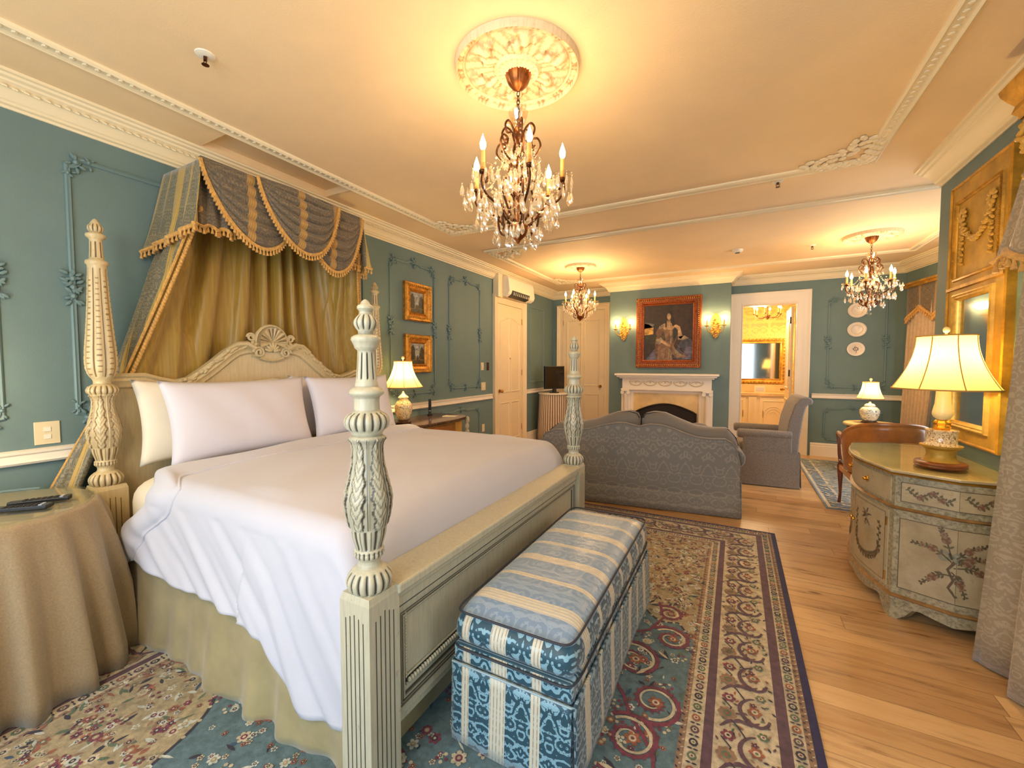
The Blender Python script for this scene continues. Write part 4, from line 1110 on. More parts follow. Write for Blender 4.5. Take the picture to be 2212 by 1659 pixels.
# ------------------------------------------------------------------ patterned rug
for n,c in dict(rug_teal=(88,112,118),rug_blue=(54,78,104),rug_cream=(188,174,146),rug_gold=(162,146,112),rug_purple=(92,66,76),rug_navy=(40,34,76),rug_crimson=(116,52,68),rug_rust=(146,88,62),rug_green=(92,108,82),rug_dark=(50,44,58),rug_brown=(142,112,88),rug_pale=(188,190,178)).items():
    simple(n,c,.95,0,.2,34,.25,260,sheen=.15)
RM=['rug_teal','rug_cream','rug_purple','rug_navy','rug_crimson','rug_gold','rug_rust','rug_green','rug_dark','rug_brown','rug_pale','rug_blue']
TEAL,CREAM,PURP,NAVY,CRIM,GOLD,RUST,GREEN,DARK,BROWN,PALE,BLUE=range(12)
rg=MB(); rnd=random.Random(11)
RX0,RX1,RY0,RY1=.48,3.68,-.55,4.15; ZR=.012
rg.box(RX0,RX1,RY0,RY1,0,ZR,NAVY)
def rect(d,l,m):
    rg.poly([(RX0+d,RY0+d,ZR+l*.0004),(RX1-d,RY0+d,ZR+l*.0004),(RX1-d,RY1-d,ZR+l*.0004),(RX0+d,RY1-d,ZR+l*.0004)],m)
for i,(d,m_) in enumerate(((.032,BROWN),(.056,CREAM),(.104,PURP),(.146,CREAM),(.368,PURP),(.404,CREAM),(.462,BROWN),(.486,TEAL))): rect(d,i+1,m_)
lev=[0]
def Z(k): return ZR+.0040+k*.0003+rnd.random()*.00028
def disc(x,y,r,m,k,n=8,ex=1,a=0):
    ca,sa=cos(a),sin(a); z=Z(k)
    rg.poly([(x+r*(cos(t)*ex*ca-sin(t)*sa),y+r*(cos(t)*ex*sa+sin(t)*ca),z) for t in [2*pi*i/n for i in range(n)]],m)
def flower(x,y,r,c1,c2,c3,k=2,n=6,a=0):
    for i in range(n):
        t=a+2*pi*i/n; disc(x+r*.62*cos(t),y+r*.62*sin(t),r*.36,c1,k,6,1.3,t)
    disc(x,y,r*.5,c2,k+1,8); disc(x,y,r*.24,c3,k+2,6)
def strip(P,w,m,k):
    L=len(P); A=[];B=[]; z=Z(k)
    for i,(x,y) in enumerate(P):
        a=P[max(0,i-1)];b=P[min(L-1,i+1)]; dx,dy=b[0]-a[0],b[1]-a[1]; l=sqrt(dx*dx+dy*dy) or 1
        ww=w(i/(L-1)) if callable(w) else w
        A.append((x-dy/l*ww,y+dx/l*ww,z));B.append((x+dy/l*ww,y-dx/l*ww,z))
    rg.add(A+B,[(i,i+1,L+i+1,L+i) for i in range(L-1)],m)
def leafp(x,y,l,w,a,m,k):
    P=[]; z=Z(k)
    for i in range(6): u=i/5; P.append((u*l,w*sin(pi*u)))
    P+= [(u*l,-w*sin(pi*u)) for u in (.8,.6,.4,.2)]
    rg.poly([(x+p*cos(a)-q*sin(a),y+p*sin(a)+q*cos(a),z) for p,q in P],m)
# cream spandrels with scalloped edge in the four corners
fx0,fx1,fy0,fy1=RX0+.486,RX1-.486,RY0+.486,RY1-.486
for cx,cy,sx,sy in ((fx0,fy0,1,1),(fx1,fy0,-1,1),(fx1,fy1,-1,-1),(fx0,fy1,1,-1)):
    z0_=ZR+.0040; P=[(cx,cy,z0_)]
    E=[]
    for i in range(61):
        t=i/60*pi/2; R=1.0+.07*abs(sin(9*t)); x=cx+sx*.82*R*cos(t)**1.3; y=cy+sy*1.25*R*sin(t)**1.3; E.append((x,y)); P.append((x,y,z0_))
    for q in range(60): rg.poly([P[0],P[q+1],P[q+2]],GOLD)
    strip(E,.006,DARK,1)
    for i in range(0,61,2): disc(E[i][0],E[i][1],.008,CREAM,2,6)
    for i in range(420):
        t=rnd.random()*pi/2; q=sqrt(rnd.random())*.95; x=cx+sx*.82*q*cos(t)**1.3; y=cy+sy*1.25*q*sin(t)**1.3
        r=rnd.random()
        if r<.30: flower(x,y,.012+.014*rnd.random(),rnd.choice([RUST,CREAM,CRIM,BROWN]),rnd.choice([GREEN,DARK]),CREAM,2,6,rnd.random())
        else: leafp(x,y,.03+.03*rnd.random(),.005+.005*rnd.random(),rnd.random()*6.3,rnd.choice([GREEN,RUST,DARK,BROWN,PALE]),2)
# field: small flowers and leaves
for i in range(3000):
    x=fx0+(fx1-fx0)*rnd.random(); y=fy0+(fy1-fy0)*rnd.random()
    if x<2.2 and y>1.15: continue
    r=rnd.random()
    if r<.3: flower(x,y,.012+.014*rnd.random(),rnd.choice([CREAM,PALE,CRIM,RUST,PALE]),rnd.choice([DARK,CRIM,GOLD]),CREAM,4,rnd.choice([5,6,8]),rnd.random())
    elif r<.42:
        for k in range(5): disc(x+.018*cos(k*1.256),y+.018*sin(k*1.256),.008,rnd.choice([CRIM,CREAM]),4,6)
    elif r<.75: leafp(x,y,.025+.035*rnd.random(),.004+.005*rnd.random(),rnd.random()*6.3,rnd.choice([BLUE,GREEN,DARK,PALE]),3)
    else: flower(x,y,.012,rnd.choice([PALE,CREAM,RUST]),DARK,CREAM,4,5,1)
# crimson arabesques along the right and left of the field
def arab(x,y,r,a0,dirn,turns=1.35,k=6):
    P=[];Q=[]
    for i in range(40):
        u=i/39; a=a0+dirn*u*turns*2*pi; rr=r*(1-.78*u); P.append((x+rr*cos(a),y+rr*sin(a))); rq=rr-.022*(1-u*.6); Q.append((x+rq*cos(a),y+rq*sin(a)))
    strip(P,lambda u:.008*(1-u*.7)+.002,CRIM,k); strip(Q,lambda u:.007*(1-u*.6),CREAM,k)
    for i in range(1,38,2):
        p,q=P[i],P[i+1]; a=atan2(p[1]-y,p[0]-x); leafp(p[0],p[1],.020,.005,a+.6,CRIM,k)
    flower(x+.01,y,r*.26,RUST,CREAM,CRIM,k+1,6)
for (x,y,r,a,d) in ((3.09,2.27,.105,2.6,-1),(2.95,2.03,.135,2.2,-1),(3.08,1.80,.12,-1.6,1),(3.03,1.58,.12,2.4,-1),(2.98,1.28,.14,1.8,-1),(3.05,2.50,.08,2.4,-1),(2.95,1.0,.12,-1.8,1),(3.03,.7,.13,2,-1),(2.85,.5,.12,1,1)):
    arab(x,y,r,a,d)
for (P) in ([(2.98,2.6),(3.03,2.45),(2.98,2.3),(2.86,2.2),(2.80,2.05),(2.84,1.92),(2.96,1.78),(3.0,1.70),(3.12,1.55),(3.14,1.45),(3.02,1.38),(2.86,1.30)],):
    strip(P,.008,CRIM,5)
for (x,y,a) in ((2.98,1.93,.4),(3.02,1.42,2.6),(2.88,1.62,1.2),(2.93,2.55,.2),(3.1,2.1,2)): 
    for q in range(3): leafp(x,y,.07,.008,a+.5*q,DARK,6)
    leafp(x,y,.07,.008,a+.5,CREAM,7)
flower(2.62,1.12,.045,CRIM,CREAM,CRIM,7,8); flower(2.75,1.05,.035,RUST,CREAM,DARK,7,8); flower(2.5,1.2,.03,CREAM,CRIM,GOLD,7,6)
# borders
def border(fn,step,d):
    # run fn(x,y,angle,i) around the rug at inset d
    i=0
    for (x0,y0,x1,y1) in ((RX1-d,RY0+d,RX1-d,RY1-d),(RX1-d,RY1-d,RX0+d,RY1-d),(RX0+d,RY1-d,RX0+d,RY0+d)):
        L=sqrt((x1-x0)**2+(y1-y0)**2); n=int(L/step); a=atan2(y1-y0,x1-x0)
        for k in range(n):
            t=(k+.5)/n; x,y=x0+(x1-x0)*t,y0+(y1-y0)*t
            if x<2.2 and 1.1<y<3.9: continue
            fn(x,y,a,i); i+=1
def guard(x,y,a,i):
    c=(DARK,PURP,RUST,GREEN)[i%4]; disc(x,y,.017,c,1,8,1.15,a); disc(x,y,.010,CREAM,2,6); disc(x,y,.005,(CRIM,GREEN,DARK)[i%3],3,5)
    leafp(x+.032*cos(a),y+.032*sin(a),.02,.004,a+1.57,DARK,1); leafp(x+.032*cos(a),y+.032*sin(a),.02,.004,a-1.57,DARK,1)
border(guard,.062,.080); border(guard,.062,.433)
def tiny(x,y,a,i): leafp(x,y,.014,.0035,a+(.8 if i%2 else -.8),(CREAM,DARK)[i%2],1)
border(tiny,.018,.044); border(tiny,.018,.474)
def mainb(x,y,a,i):
    ca,sa=cos(a),sin(a)
    def tr(p,q): return (x+p*ca-q*sa,y+p*sa+q*ca)
    # boteh outline
    P=[tr(.075*cos(t)*(1-.18*sin(t))+ (.035 if 1 else 0),.055*sin(t)-.035) for t in [2*pi*k/20 for k in range(15)]]
    strip(P,lambda u:.003+.006*abs(sin(pi*u*.9)),PURP,2)
    strip([tr(-.10,.09),tr(-.06,.06),tr(-.04,.02),tr(-.045,-.02),tr(-.02,-.05)],lambda u:.003+.007*sin(pi*u),PURP,2)
    strip([tr(.06,.085),tr(.02,.05),tr(-.03,.07),tr(-.07,.03),tr(-.12,.0)],.003,DARK,2)
    u=tr(.035,-.035); flower(u[0],u[1],.026,RUST,CREAM,GREEN,3,6); u=tr(.07,-.03); flower(u[0],u[1],.014,CRIM,DARK,CREAM,3,5); 
    u=tr(-.02,.065); flower(u[0],u[1],.034,BROWN,GREEN,RUST,3,8); u=tr(.075,.06); flower(u[0],u[1],.026,CRIM,CREAM,DARK,3,6)
    u=tr(-.085,-.06); flower(u[0],u[1],.02,GREEN,CREAM,CRIM,3,6)
    for k in range(26):
        u=tr(-.11+.22*rnd.random(),-.1+.2*rnd.random()); leafp(u[0],u[1],.022,.0045,rnd.random()*6.3,rnd.choice([GREEN,DARK,RUST,BROWN,PURP]),1)
border(mainb,.20,.257)
tag(rg.build('area_rug',RM,smooth=0,loc=(2.08,1.8,0)),'large patterned rug with teal field and cream floral borders under the bed and bench','rug')
# far pale rug
r2=MB(); r2.box(4.19,5.44,5.17,7.75,0,.010,0)
def rr2(d,m,l): r2.poly([(4.19+d,5.17+d,.010+l*.0005),(5.44-d,5.17+d,.010+l*.0005),(5.44-d,7.75-d,.010+l*.0005),(4.19+d,7.75-d,.010+l*.0005)],m)
rr2(.02,1,1); rr2(.05,0,2); rr2(.16,1,3); rr2(.19,2,4); rr2(.42,1,5); rr2(.45,3,6)
rnd=random.Random(5); _rg=rg; rg=r2; ZR_=ZR; ZR=.0115
for i in range(700):
    x=4.25+1.12*rnd.random(); y=5.2+2.5*rnd.random()
    if rnd.random()<.5: flower(x,y,.022,1,0,1,3,5,rnd.random())
    else: leafp(x,y,.06,.010,rnd.random()*6.3,rnd.choice([1,1,0]),3)
rg=_rg; ZR=ZR_
simple('rug_slate',(124,140,152),.95,0,.1,30); simple('rug_ivory',(206,198,178),.95,0,.1,30); simple('rug_mist',(146,158,162),.95,0,.1,30); simple('rug_sand',(182,172,148),.95,0,.1,30)
tag(r2.build('area_rug',['rug_slate','rug_ivory','rug_mist','rug_sand'],smooth=0,loc=(5.1,6.4,0)),'pale blue-grey rug with ivory scrolls in the far sitting area','rug')
simple('moulding_brown',(150,112,66),.4,.2,.2,20)
# ------------------------------------------------------------------ painted commode
cm=thing('painted_commode','cream hand-painted serpentine commode with a glass top below the tall gilt mirror','commode',(4.42,3.54,0))
def bow(off=0,n=18):
    P=[(4.655,2.985-off*.0),(4.40-off*.3,2.995-off),(4.172-off,3.105-off*.6)]
    for i in range(1,n): 
        u=i/n; P.append((4.172-off-.085*sin(pi*u),3.105+.88*u))
    P+=[(4.172-off,3.985+off*.6),(4.40-off*.3,4.09+off),(4.655,4.10)]
    return P
def body(name,mat,off,z0,z1,**k): MB().prism(bow(off),z0,z1).build(name,mat,cm,**k)
body('cabinet_body','mottled_border',0,.13,.835,smooth=0)
body('top_board','aged_lacquer',.030,.840,.856,bevel=.005,smooth=0); body('glass_top','table_glass',.022,.857,.866,smooth=0)
m=MB(); m.sweep(bow(0),[(-.0,.806),(.018,.808),(.024,.826),(.030,.842)],closed=False,O=(0,0,0)); 
def band_along(name,z0,z1,d,mat):
    m=MB(); P=bow(d); P2=bow(0); n=len(P)
    vs=[(x,y,z) for z in (z0,(z0+z1)/2,z1) for (x,y) in (P if z==(z0+z1)/2 else P2)]
    m.add(vs,[(j*n+i,j*n+i+1,(j+1)*n+i+1,(j+1)*n+i) for j in range(2) for i in range(n-1)]); m.build(name,mat,cm,smooth=60)
band_along('waist_moulding',.628,.648,.016,'moulding_brown'); band_along('base_moulding',.120,.144,.018,'moulding_brown'); band_along('top_moulding',.822,.842,.03,'gold_leaf')
# shaped apron and feet
P=bow(.004); m=MB()
acc=[0]
for a,b in zip(P,P[1:]): acc.append(acc[-1]+sqrt((a[0]-b[0])**2+(a[1]-b[1])**2))
cor={0:1,1:0,2:1,len(P)-3:1,len(P)-1:1}
def zlow(s):
    d=min(abs(s-acc[i]) for i in (0,2,len(P)-3,len(P)-1))
    return 0 if d<.045 else (min(.085,(d-.045)*1.5) if d<.12 else .085-.028*max(0,sin((d-.12)*9)))
fine=[];
for i in range(len(P)-1):
    for k in range(8):
        t=k/8; s=acc[i]+(acc[i+1]-acc[i])*t; fine.append((P[i][0]+(P[i+1][0]-P[i][0])*t,P[i][1]+(P[i+1][1]-P[i][1])*t,s))
fine.append((P[-1][0],P[-1][1],acc[-1])); n=len(fine)
cx,cy=4.6,3.54
vs=[(x,y,.125) for x,y,s in fine]+[(x,y,zlow(s)) for x,y,s in fine]+[(x+(cx-x)*.10,y+(cy-y)*.06,zlow(s)) for x,y,s in fine]+[(x+(cx-x)*.10,y+(cy-y)*.06,.125) for x,y,s in fine]
m.add(vs,[(j*n+i,j*n+i+1,(j+1)*n+i+1,(j+1)*n+i) for j in range(3) for i in range(n-1)]); m.build('apron','mottled_border',cm,smooth=35)
# panels: near side, two panels on the slanted sides, curved doors
def facemap(p,q,o=.0):
    p=Vector((p[0],p[1],0)); q=Vector((q[0],q[1],0)); u=(q-p).normalized(); nrm=Vector((u.y,-u.x,0)); 
    if nrm.dot(Vector((4.6,3.54,0))-p)>0: nrm=-nrm
    return (lambda a,b,h: tuple(p+u*a+nrm*(h+o)+Vector((0,0,b)))),(q-p).length
simple('paint_stem',(92,74,50),.5); simple('paint_leaf',(98,88,60),.5); simple('paint_rose',(118,82,58),.5); simple('paint_pink',(140,114,86),.5); simple('paint_ribbon',(134,130,108),.5)
PM=['aged_lacquer','paint_stem','paint_leaf','paint_rose','paint_pink','paint_ribbon']
def pbox(m,mp,a0,a1,b0,b1,h0,h1,mm): m.prism([(a0,b0),(a1,b0),(a1,b1),(a0,b1)],h0,h1,mp,mm)
def pl_leaf(m,mp,a,b,l,w,t,mm,h):
    pts=[(u*l,w*sin(pi*u)) for u in (0,.25,.5,.75,1)]+[(u*l,-w*sin(pi*u)) for u in (.75,.5,.25)]
    m.poly([mp(a+p*cos(t)-q*sin(t),b+p*sin(t)+q*cos(t),h) for p,q in pts],mm)
def pl_line(m,mp,P,w,mm,h):
    L=len(P)
    A=[];B=[]
    for i in range(L):
        a=P[max(0,i-1)];b=P[min(L-1,i+1)];dx,dy=b[0]-a[0],b[1]-a[1];l=sqrt(dx*dx+dy*dy) or 1
        A.append(mp(P[i][0]-dy/l*w,P[i][1]+dx/l*w,h));B.append(mp(P[i][0]+dy/l*w,P[i][1]-dx/l*w,h))
    m.add(A+B,[(i,i+1,L+i+1,L+i) for i in range(L-1)],mm)
def rose(m,mp,a,b,r,h,c=3):
    for k in range(6): 
        t=k*pi/3; m.poly([mp(a+r*.6*cos(t)+r*.45*cos(q),b+r*.6*sin(t)+r*.45*sin(q),h+.0002*k) for q in [i*pi/3 for i in range(6)]],c if k%2 else 4)
    m.poly([mp(a+r*.4*cos(q),b+r*.4*sin(q),h+.0016) for q in [i*pi/3 for i in range(6)]],3)
def bouquet(m,mp,A,B,sc,h,seed):
    r=random.Random(seed)
    arms=[((0,0),(.28,.30)),((0,.02),(-.34,.18)),((0,.05),(-.10,.42)),((.02,-.05),(.36,-.10)),((0,-.15),(-.25,-.30)),((.05,0),(.33,.12)),((0,-.1),(.12,-.34)),((0,.0),(.20,.02))]
    pl_line(m,mp,[(A+sc*x,B+sc*y) for x,y in ((-.02,.12),(.03,.03),(-.03,-.08),(.02,-.2),(-.02,-.3),(.05,-.40))],.004*sc/.3,1,h)
    for (p,q) in arms:
        pts=[(A+sc*(p[0]+(q[0]-p[0])*t),B+sc*(p[1]+(q[1]-p[1])*t+.04*sin(t*4))) for t in [i/8 for i in range(9)]]
        pl_line(m,mp,pts,.0022*sc/.3,1,h)
        for i,(x,y) in enumerate(pts[2:]):
            for s in (1,-1): pl_leaf(m,mp,x,y,.055*sc*(1.1-i*.08),.012*sc,atan2(q[1]-p[1],q[0]-p[0])+s*(.7+.4*r.random()),2 if r.random()<.6 else 1,h+.0003)
        k=pts[r.choice([3,4,5])]; rose(m,mp,k[0],k[1],.045*sc,h+.0006,3); k=pts[-3]; rose(m,mp,k[0],k[1],.028*sc,h+.0006,4)
    for s in (-1,1): pl_line(m,mp,[(A+s*sc*.10*sin(t),B+.08*sc+sc*.05*sin(2*t)) for t in [i*pi/12 for i in range(13)]],.006*sc/.3,5,h)
def sidepanel(p,q,a0,a1,label=None,seed=1,motif=True,inner=2):
    mp,L=facemap(p,q)
    m=MB(); pbox(m,mp,L*a0,L*a1,.185,.585,0,.004,0)
    c=(a0+a1)/2*L
    for (x0,x1,y0,y1) in ((L*a0,L*a1,.185,.188),(L*a0,L*a1,.582,.585),(L*a0,L*a0+.003,.185,.585),(L*a1-.003,L*a1,.185,.585))[:]: 
        if (inner==1 and x0>L*.9) or (inner==0 and x1<.01): continue
        pbox(m,mp,x0,x1,y0,y1,.004,.006,1)
    if motif: bouquet(m,mp,c,.40,.40 if L*(a1-a0)>.3 else .30,.0055,seed)
    m.build('painted_panel',PM,cm,smooth=0)
    m=MB(); pbox(m,mp,L*a0,L*a1,.68,.79,0,.004,0)
    for (x0,x1,y0,y1) in ((L*a0,L*a1,.68,.683),(L*a0,L*a1,.787,.79),(L*a0,L*a0+.003,.68,.79),(L*a1-.003,L*a1,.68,.79)):
        if (inner==1 and x0>L*.9) or (inner==0 and x1<.01): continue
        pbox(m,mp,x0,x1,y0,y1,.004,.006,1)
    wv=[(L*(a0+(a1-a0)*t),.735+.016*sin(t*14)) for t in [.08+.84*i/24 for i in range(25)]]
    pl_line(m,mp,wv,.0022,1,.0055)
    for i in range(1,24): pl_leaf(m,mp,wv[i][0],wv[i][1],.024,.006,(1 if i%2 else -1)*1.0,2,.0058)
    for t in (8,14,18): rose(m,mp,wv[t][0],wv[t][1],.016,.006,3)
    m.build('painted_frieze',PM,cm,smooth=0)
# near end is one broad faceted side: wall corner to front corner
sidepanel((4.172,3.105),(4.40,2.995),.10,1.0,seed=3,motif=False,inner=1); sidepanel((4.40,2.995),(4.655,2.985),.0,.86,seed=4,motif=False,inner=0)
# the flowering branch spreads over both facets
for (mp,L,dx) in ((facemap((4.172,3.105),(4.40,2.995))[0],.253,.0),):
    m=MB(); mp2,L2=facemap((4.40,2.995),(4.655,2.985))
    def mpb(a,b,h,mp=mp,mp2=mp2,L=L): return mp(a,b,h) if a<=L else mp2(a-L,b,h)
    bouquet(m,mpb,.235,.40,.44,.0058,8); m.build('painted_flowers',PM,cm,smooth=0)
# curved front: drawer over two doors
def front(a,b,h):
    u=a; y=3.105+.88*u; x=4.172-.085*sin(pi*u)-h; return (x,y,b)
def cgrid(m,u0,u1,z0,z1,h,mm,n=12):
    m.grid(n,2,lambda u,v:front(u0+(u1-u0)*u,z0+(z1-z0)*v,h),mm)
    for (A,B) in ((z0,z0),(z1,z1)): m.grid(n,2,lambda u,v:front(u0+(u1-u0)*u,A,h*v),mm)
    for U in (u0,u1): m.grid(2,2,lambda u,v:front(U,z0+(z1-z0)*u,h*v),mm)
m=MB(); cgrid(m,.03,.97,.665,.80,.006,0,24); dr=m.build('drawer',PM,cm,smooth=30)
for u in (.28,.72): MB().ball(front(u,.735,.018),(.012,.012,.012),9,7).ball(front(u,.735,.007),(.006,.022,.022),9,6).build('drawer_knob','brass_shiny',dr)
for u0,u1,kn,hg in ((.04,.495,.47,.05),(.505,.96,.53,.95)):
    m=MB(); cgrid(m,u0,u1,.165,.61,.006,0,16)
    fm=lambda a,b,h,u0=u0:front(u0+a/.88,b,h+.007)
    W=(u1-u0)*.88
    for (x0,x1,y0,y1) in ((.02,W-.02,.185,.188),(.02,W-.02,.588,.591)): 
        m.grid(10,2,lambda u,v:fm(x0+(x1-x0)*u,y0+(y1-y0)*v,0),1)
    for x0 in (.02,W-.023): m.grid(2,2,lambda u,v:fm(x0+.003*u,.185+.406*v,0),1)
    pl_line(m,fm,[(W/2-.13*cos(t),.36-.10*sin(t)) for t in [i*pi/16 for i in range(17)]],.003,1,.0005)
    for i in range(17):
        t=i*pi/16; 
        for s in (-1,1): pl_leaf(m,fm,W/2-.13*cos(t),.36-.10*sin(t),.03,.008,t*2+s,2,.001)
        if i%3==1: rose(m,fm,W/2-.13*cos(t),.36-.10*sin(t),.017,.0015,3)
    for s in (-1,1):
        pl_line(m,fm,[(W/2+s*.13,.36+.02*i) for i in range(9)],.002,1,.0005)
        for i in range(8): pl_leaf(m,fm,W/2+s*.13,.36+.02*i,.024,.007,1.57+s*(.9 if i%2 else -.9),2,.001)
    bouquet(m,fm,W/2,.50,.14,.001,5)
    d=m.build('cabinet_door',PM,cm,smooth=30)
    MB().ball(front(kn,.42,.014),(.01,.01,.01),8,6).build('door_knob','brass_shiny',d)
    for z in (.22,.54): MB().lathe([(z-.025,.005),(z+.025,.005)],8,front(hg,0,.008)[:2]).build('hinge','brass',d)
# ------------------------------------------------------------------ gilt trumeau mirror
tm=thing('trumeau_mirror','tall gilt trumeau mirror with a garland panel above the glass on the right wall','mirror',(4.66,3.66,.95))
WR=dict(O=(4.68,0,0),U=(0,1,0),W=(0,0,1),N=(-1,0,0)); XW=4.68
gy0,gy1,gz0,gz1=3.42,3.90,1.05,1.90
m=MB(); 
for y0,y1,z0,z1 in ((3.29,gy0,.955,2.64),(gy1,4.02,.955,2.64),(gy0,gy1,.955,gz0),(gy0,gy1,gz1,2.64)): m.box(XW-.035,XW-.002,y0,y1,z0,z1)
m.build('backboard','gold_panel',tm,smooth=0)
m=MB(); pr=[(0,.03),(.004,.05),(.014,.056),(.022,.048),(.03,.050),(.040,.040),(.046,.025),(.046,.02)]
m.sweep([(gy0-.015,gz0-.015),(gy1+.015,gz0-.015),(gy1+.015,gz1+.015),(gy0-.015,gz1+.015)],pr,**WR); m.build('inner_frame','gold_bright',tm,smooth=30)
MB().box(XW-.022,XW-.016,gy0,gy1,gz0,gz1).build('mirror_glass','silver',tm,smooth=0)
m=MB(); m.sweep([(3.36,2.0),(3.94,2.0),(3.94,2.53),(3.36,2.53)],[(0,.034),(.004,.046),(.014,.05),(.022,.044),(.026,.034)],**WR)
for i in range(52):
    for (y,z) in ((3.372,2.03+i*.0095),(3.928,2.03+i*.0095),(3.38+i*.0105,2.518)): m.ball((XW-.050,y,z),.0055,6,4)
m.build('panel_moulding','gold_leaf',tm,smooth=35)
m=MB(); r=random.Random(4)
for k in range(40):      # hanging garland between two bows
    t=k/39; y=3.47+.36*t; z=2.36-.13*sin(pi*t); m.ball((XW-.045,y+.012*sin(k*2),z+.012*cos(k*1.7)),(.012,.016,.012),7,5)
for y in (3.47,3.83):
    for k in range(22): m.ball((XW-.044,y+.016*sin(k*2.3),2.36-k*.0125),(.010,.014*(1.1-k/30),.010),6,5)
    for k in range(9):
        a=k*.7; m.ball((XW-.046,y+.035*cos(a),2.415+.03*sin(a)),(.010,.022,.012),7,5,R=Matrix.Rotation(a,3,'X'))
m.build('garland_relief','gilt_carved',tm)
m=MB(); m.sweep([(3.29,.955),(4.02,.955),(4.02,2.64),(3.29,2.64)],[(-.006,.0),(-.006,.04),(.004,.046),(.012,.036)],**WR)
m.box(XW-.05,XW-.035,3.30,4.01,1.945,1.965)
m.build('outer_moulding','gold_leaf',tm,smooth=30)
# ------------------------------------------------------------------ window dressing at the right edge
wd=thing('window_curtain','gilt-corniced window dressing with grey damask curtains at the right edge','curtain',(4.55,1.95,0))
m=MB(); m.sweep([(XW-.002,2.92),(4.51,2.92),(4.51,.85),(XW-.002,.85)],[(0,2.60),(-.005,2.62),(-.02,2.64),(-.012,2.67),(-.03,2.70),(-.05,2.74),(-.055,2.765),(0,2.765)],closed=False); m.box(4.515,XW-.002,.86,2.915,2.60,2.64)
m.build('cornice','gold_leaf',wd,smooth=30)
m=MB()
m.box(4.53,4.60,2.86,2.91,2.30,2.60)
for k in range(15): m.ball((4.525-.02*sin(k*.45),2.885+.018*sin(k*2.1),2.58-.019*k),(.016,.024*(1.1-k/24),.013),7,5,R=Matrix.Rotation(k*.9,3,'X'))
for s_ in (-1,1): m.tube([(4.52,2.885+s_*.015*(1-q/9)*cos(q),2.575+.02*(1-q/9)*sin(q)) for q in [i*.5 for i in range(18)]],.006,6)
m.build('carved_corbel','gilt_carved',wd)
m=MB()
def val(u,v):   # grey valance tail with a deep gold fringe
    y=2.84-1.0*u+.13*v*(1-u)**3; z=2.60-(.66+.04*u-.04*sin(u*20))*v
    return (4.545-.075*v**1.3+.022*sin(u*34),y,z)
m.grid(60,12,val); m.build('valance','grey_damask',wd,smooth=180,solid=.004)
m=MB(); fringe(m,[Vector(val(i/60,1))+Vector((-.006,0,.01)) for i in range(61)],None,size=1.6); m.build('tassel_fringe','trim_gold',wd)
m=MB()
def cur(u,v):
    yt=2.855-1.40*u; yb=2.965-1.55*u; top=2.55
    y=yt+(yb-yt)*v**2; fl=.034+.034*v
    x=4.53-.03*v+fl*sin(u*40)+.018*sin(u*17+1.5)
    if u<.12: x+=-.02*v; y-= .10*(1-v)**2*(1-u/.12)*0
    return (x,y-.02*sin(u*40)*v,top+( .012-top)*v+.0*u)
m.grid(200,16,cur); m.build('curtain_panel','grey_damask',wd,smooth=180,solid=.004)
# ------------------------------------------------------------------ round skirted table on the left
lt=thing('skirted_table','round bedside table in a taupe floor-length cloth at the left edge','table',(.40,.50,0))
m=MB(world=False)
def tc(t,z,r):
    v=max(0,1-z/.79); q=sin(19*t+.8*sin(3*t)); w=(abs(q)**.65)*(1 if q>0 else -1)*.75+.25*sin(31*t+1); return (r-.035*v+.050*w*v**.7, 0)
pr=[(.018,.545),(.10,.54),(.22,.52),(.34,.50),(.46,.478),(.58,.452),(.68,.425),(.74,.406),(.775,.392),(.79,.375),(.792,.30),(.792,.0)]
m.lathe(pr,180,mod=tc)
# keep the cloth clear of the wall and post
m.V=[(max(x,-.385),min(y,.405+.02*sin(x*30)*0 if x<.0 else .44),z) for x,y,z in m.V]
m.build('tablecloth','skirt_taupe',lt,smooth=180)
MB(world=False).lathe([(.794,.374),(.803,.376),(.804,.370),(.804,0)],96).build('glass_top','table_glass',lt)
def remote(loc,rz,label,L=.19,W=.05):
    t=thing('remote_control',label,'remote',loc,rz)
    MB(world=False).prism([(-L/2,-W/2*.8),(L/2,-W/2),(L/2+.004,0),(L/2,W/2),(-L/2,W/2*.8),(-L/2-.006,0)],0,.018).build('case','black_plastic',t,bevel=.004,smooth=0)
    for i in range(7):
        for j in range(3): MB(world=False).prism([(L*.36-i*.020-.006,-.014+j*.014-.004),(L*.36-i*.020+.006,-.014+j*.014-.004),(L*.36-i*.020+.006,-.014+j*.014+.004),(L*.36-i*.020-.006,-.014+j*.014+.004)],.018,.020).build('button','silver' if i==0 else 'hearth_metal',t,smooth=0)
remote((.50,.67,.805),radians(62),'black remote control at the back on the glass of the skirted table',.20,.055)
remote((.575,.595,.805),radians(50),'black remote control with a silver edge in front on the skirted table',.19,.06)
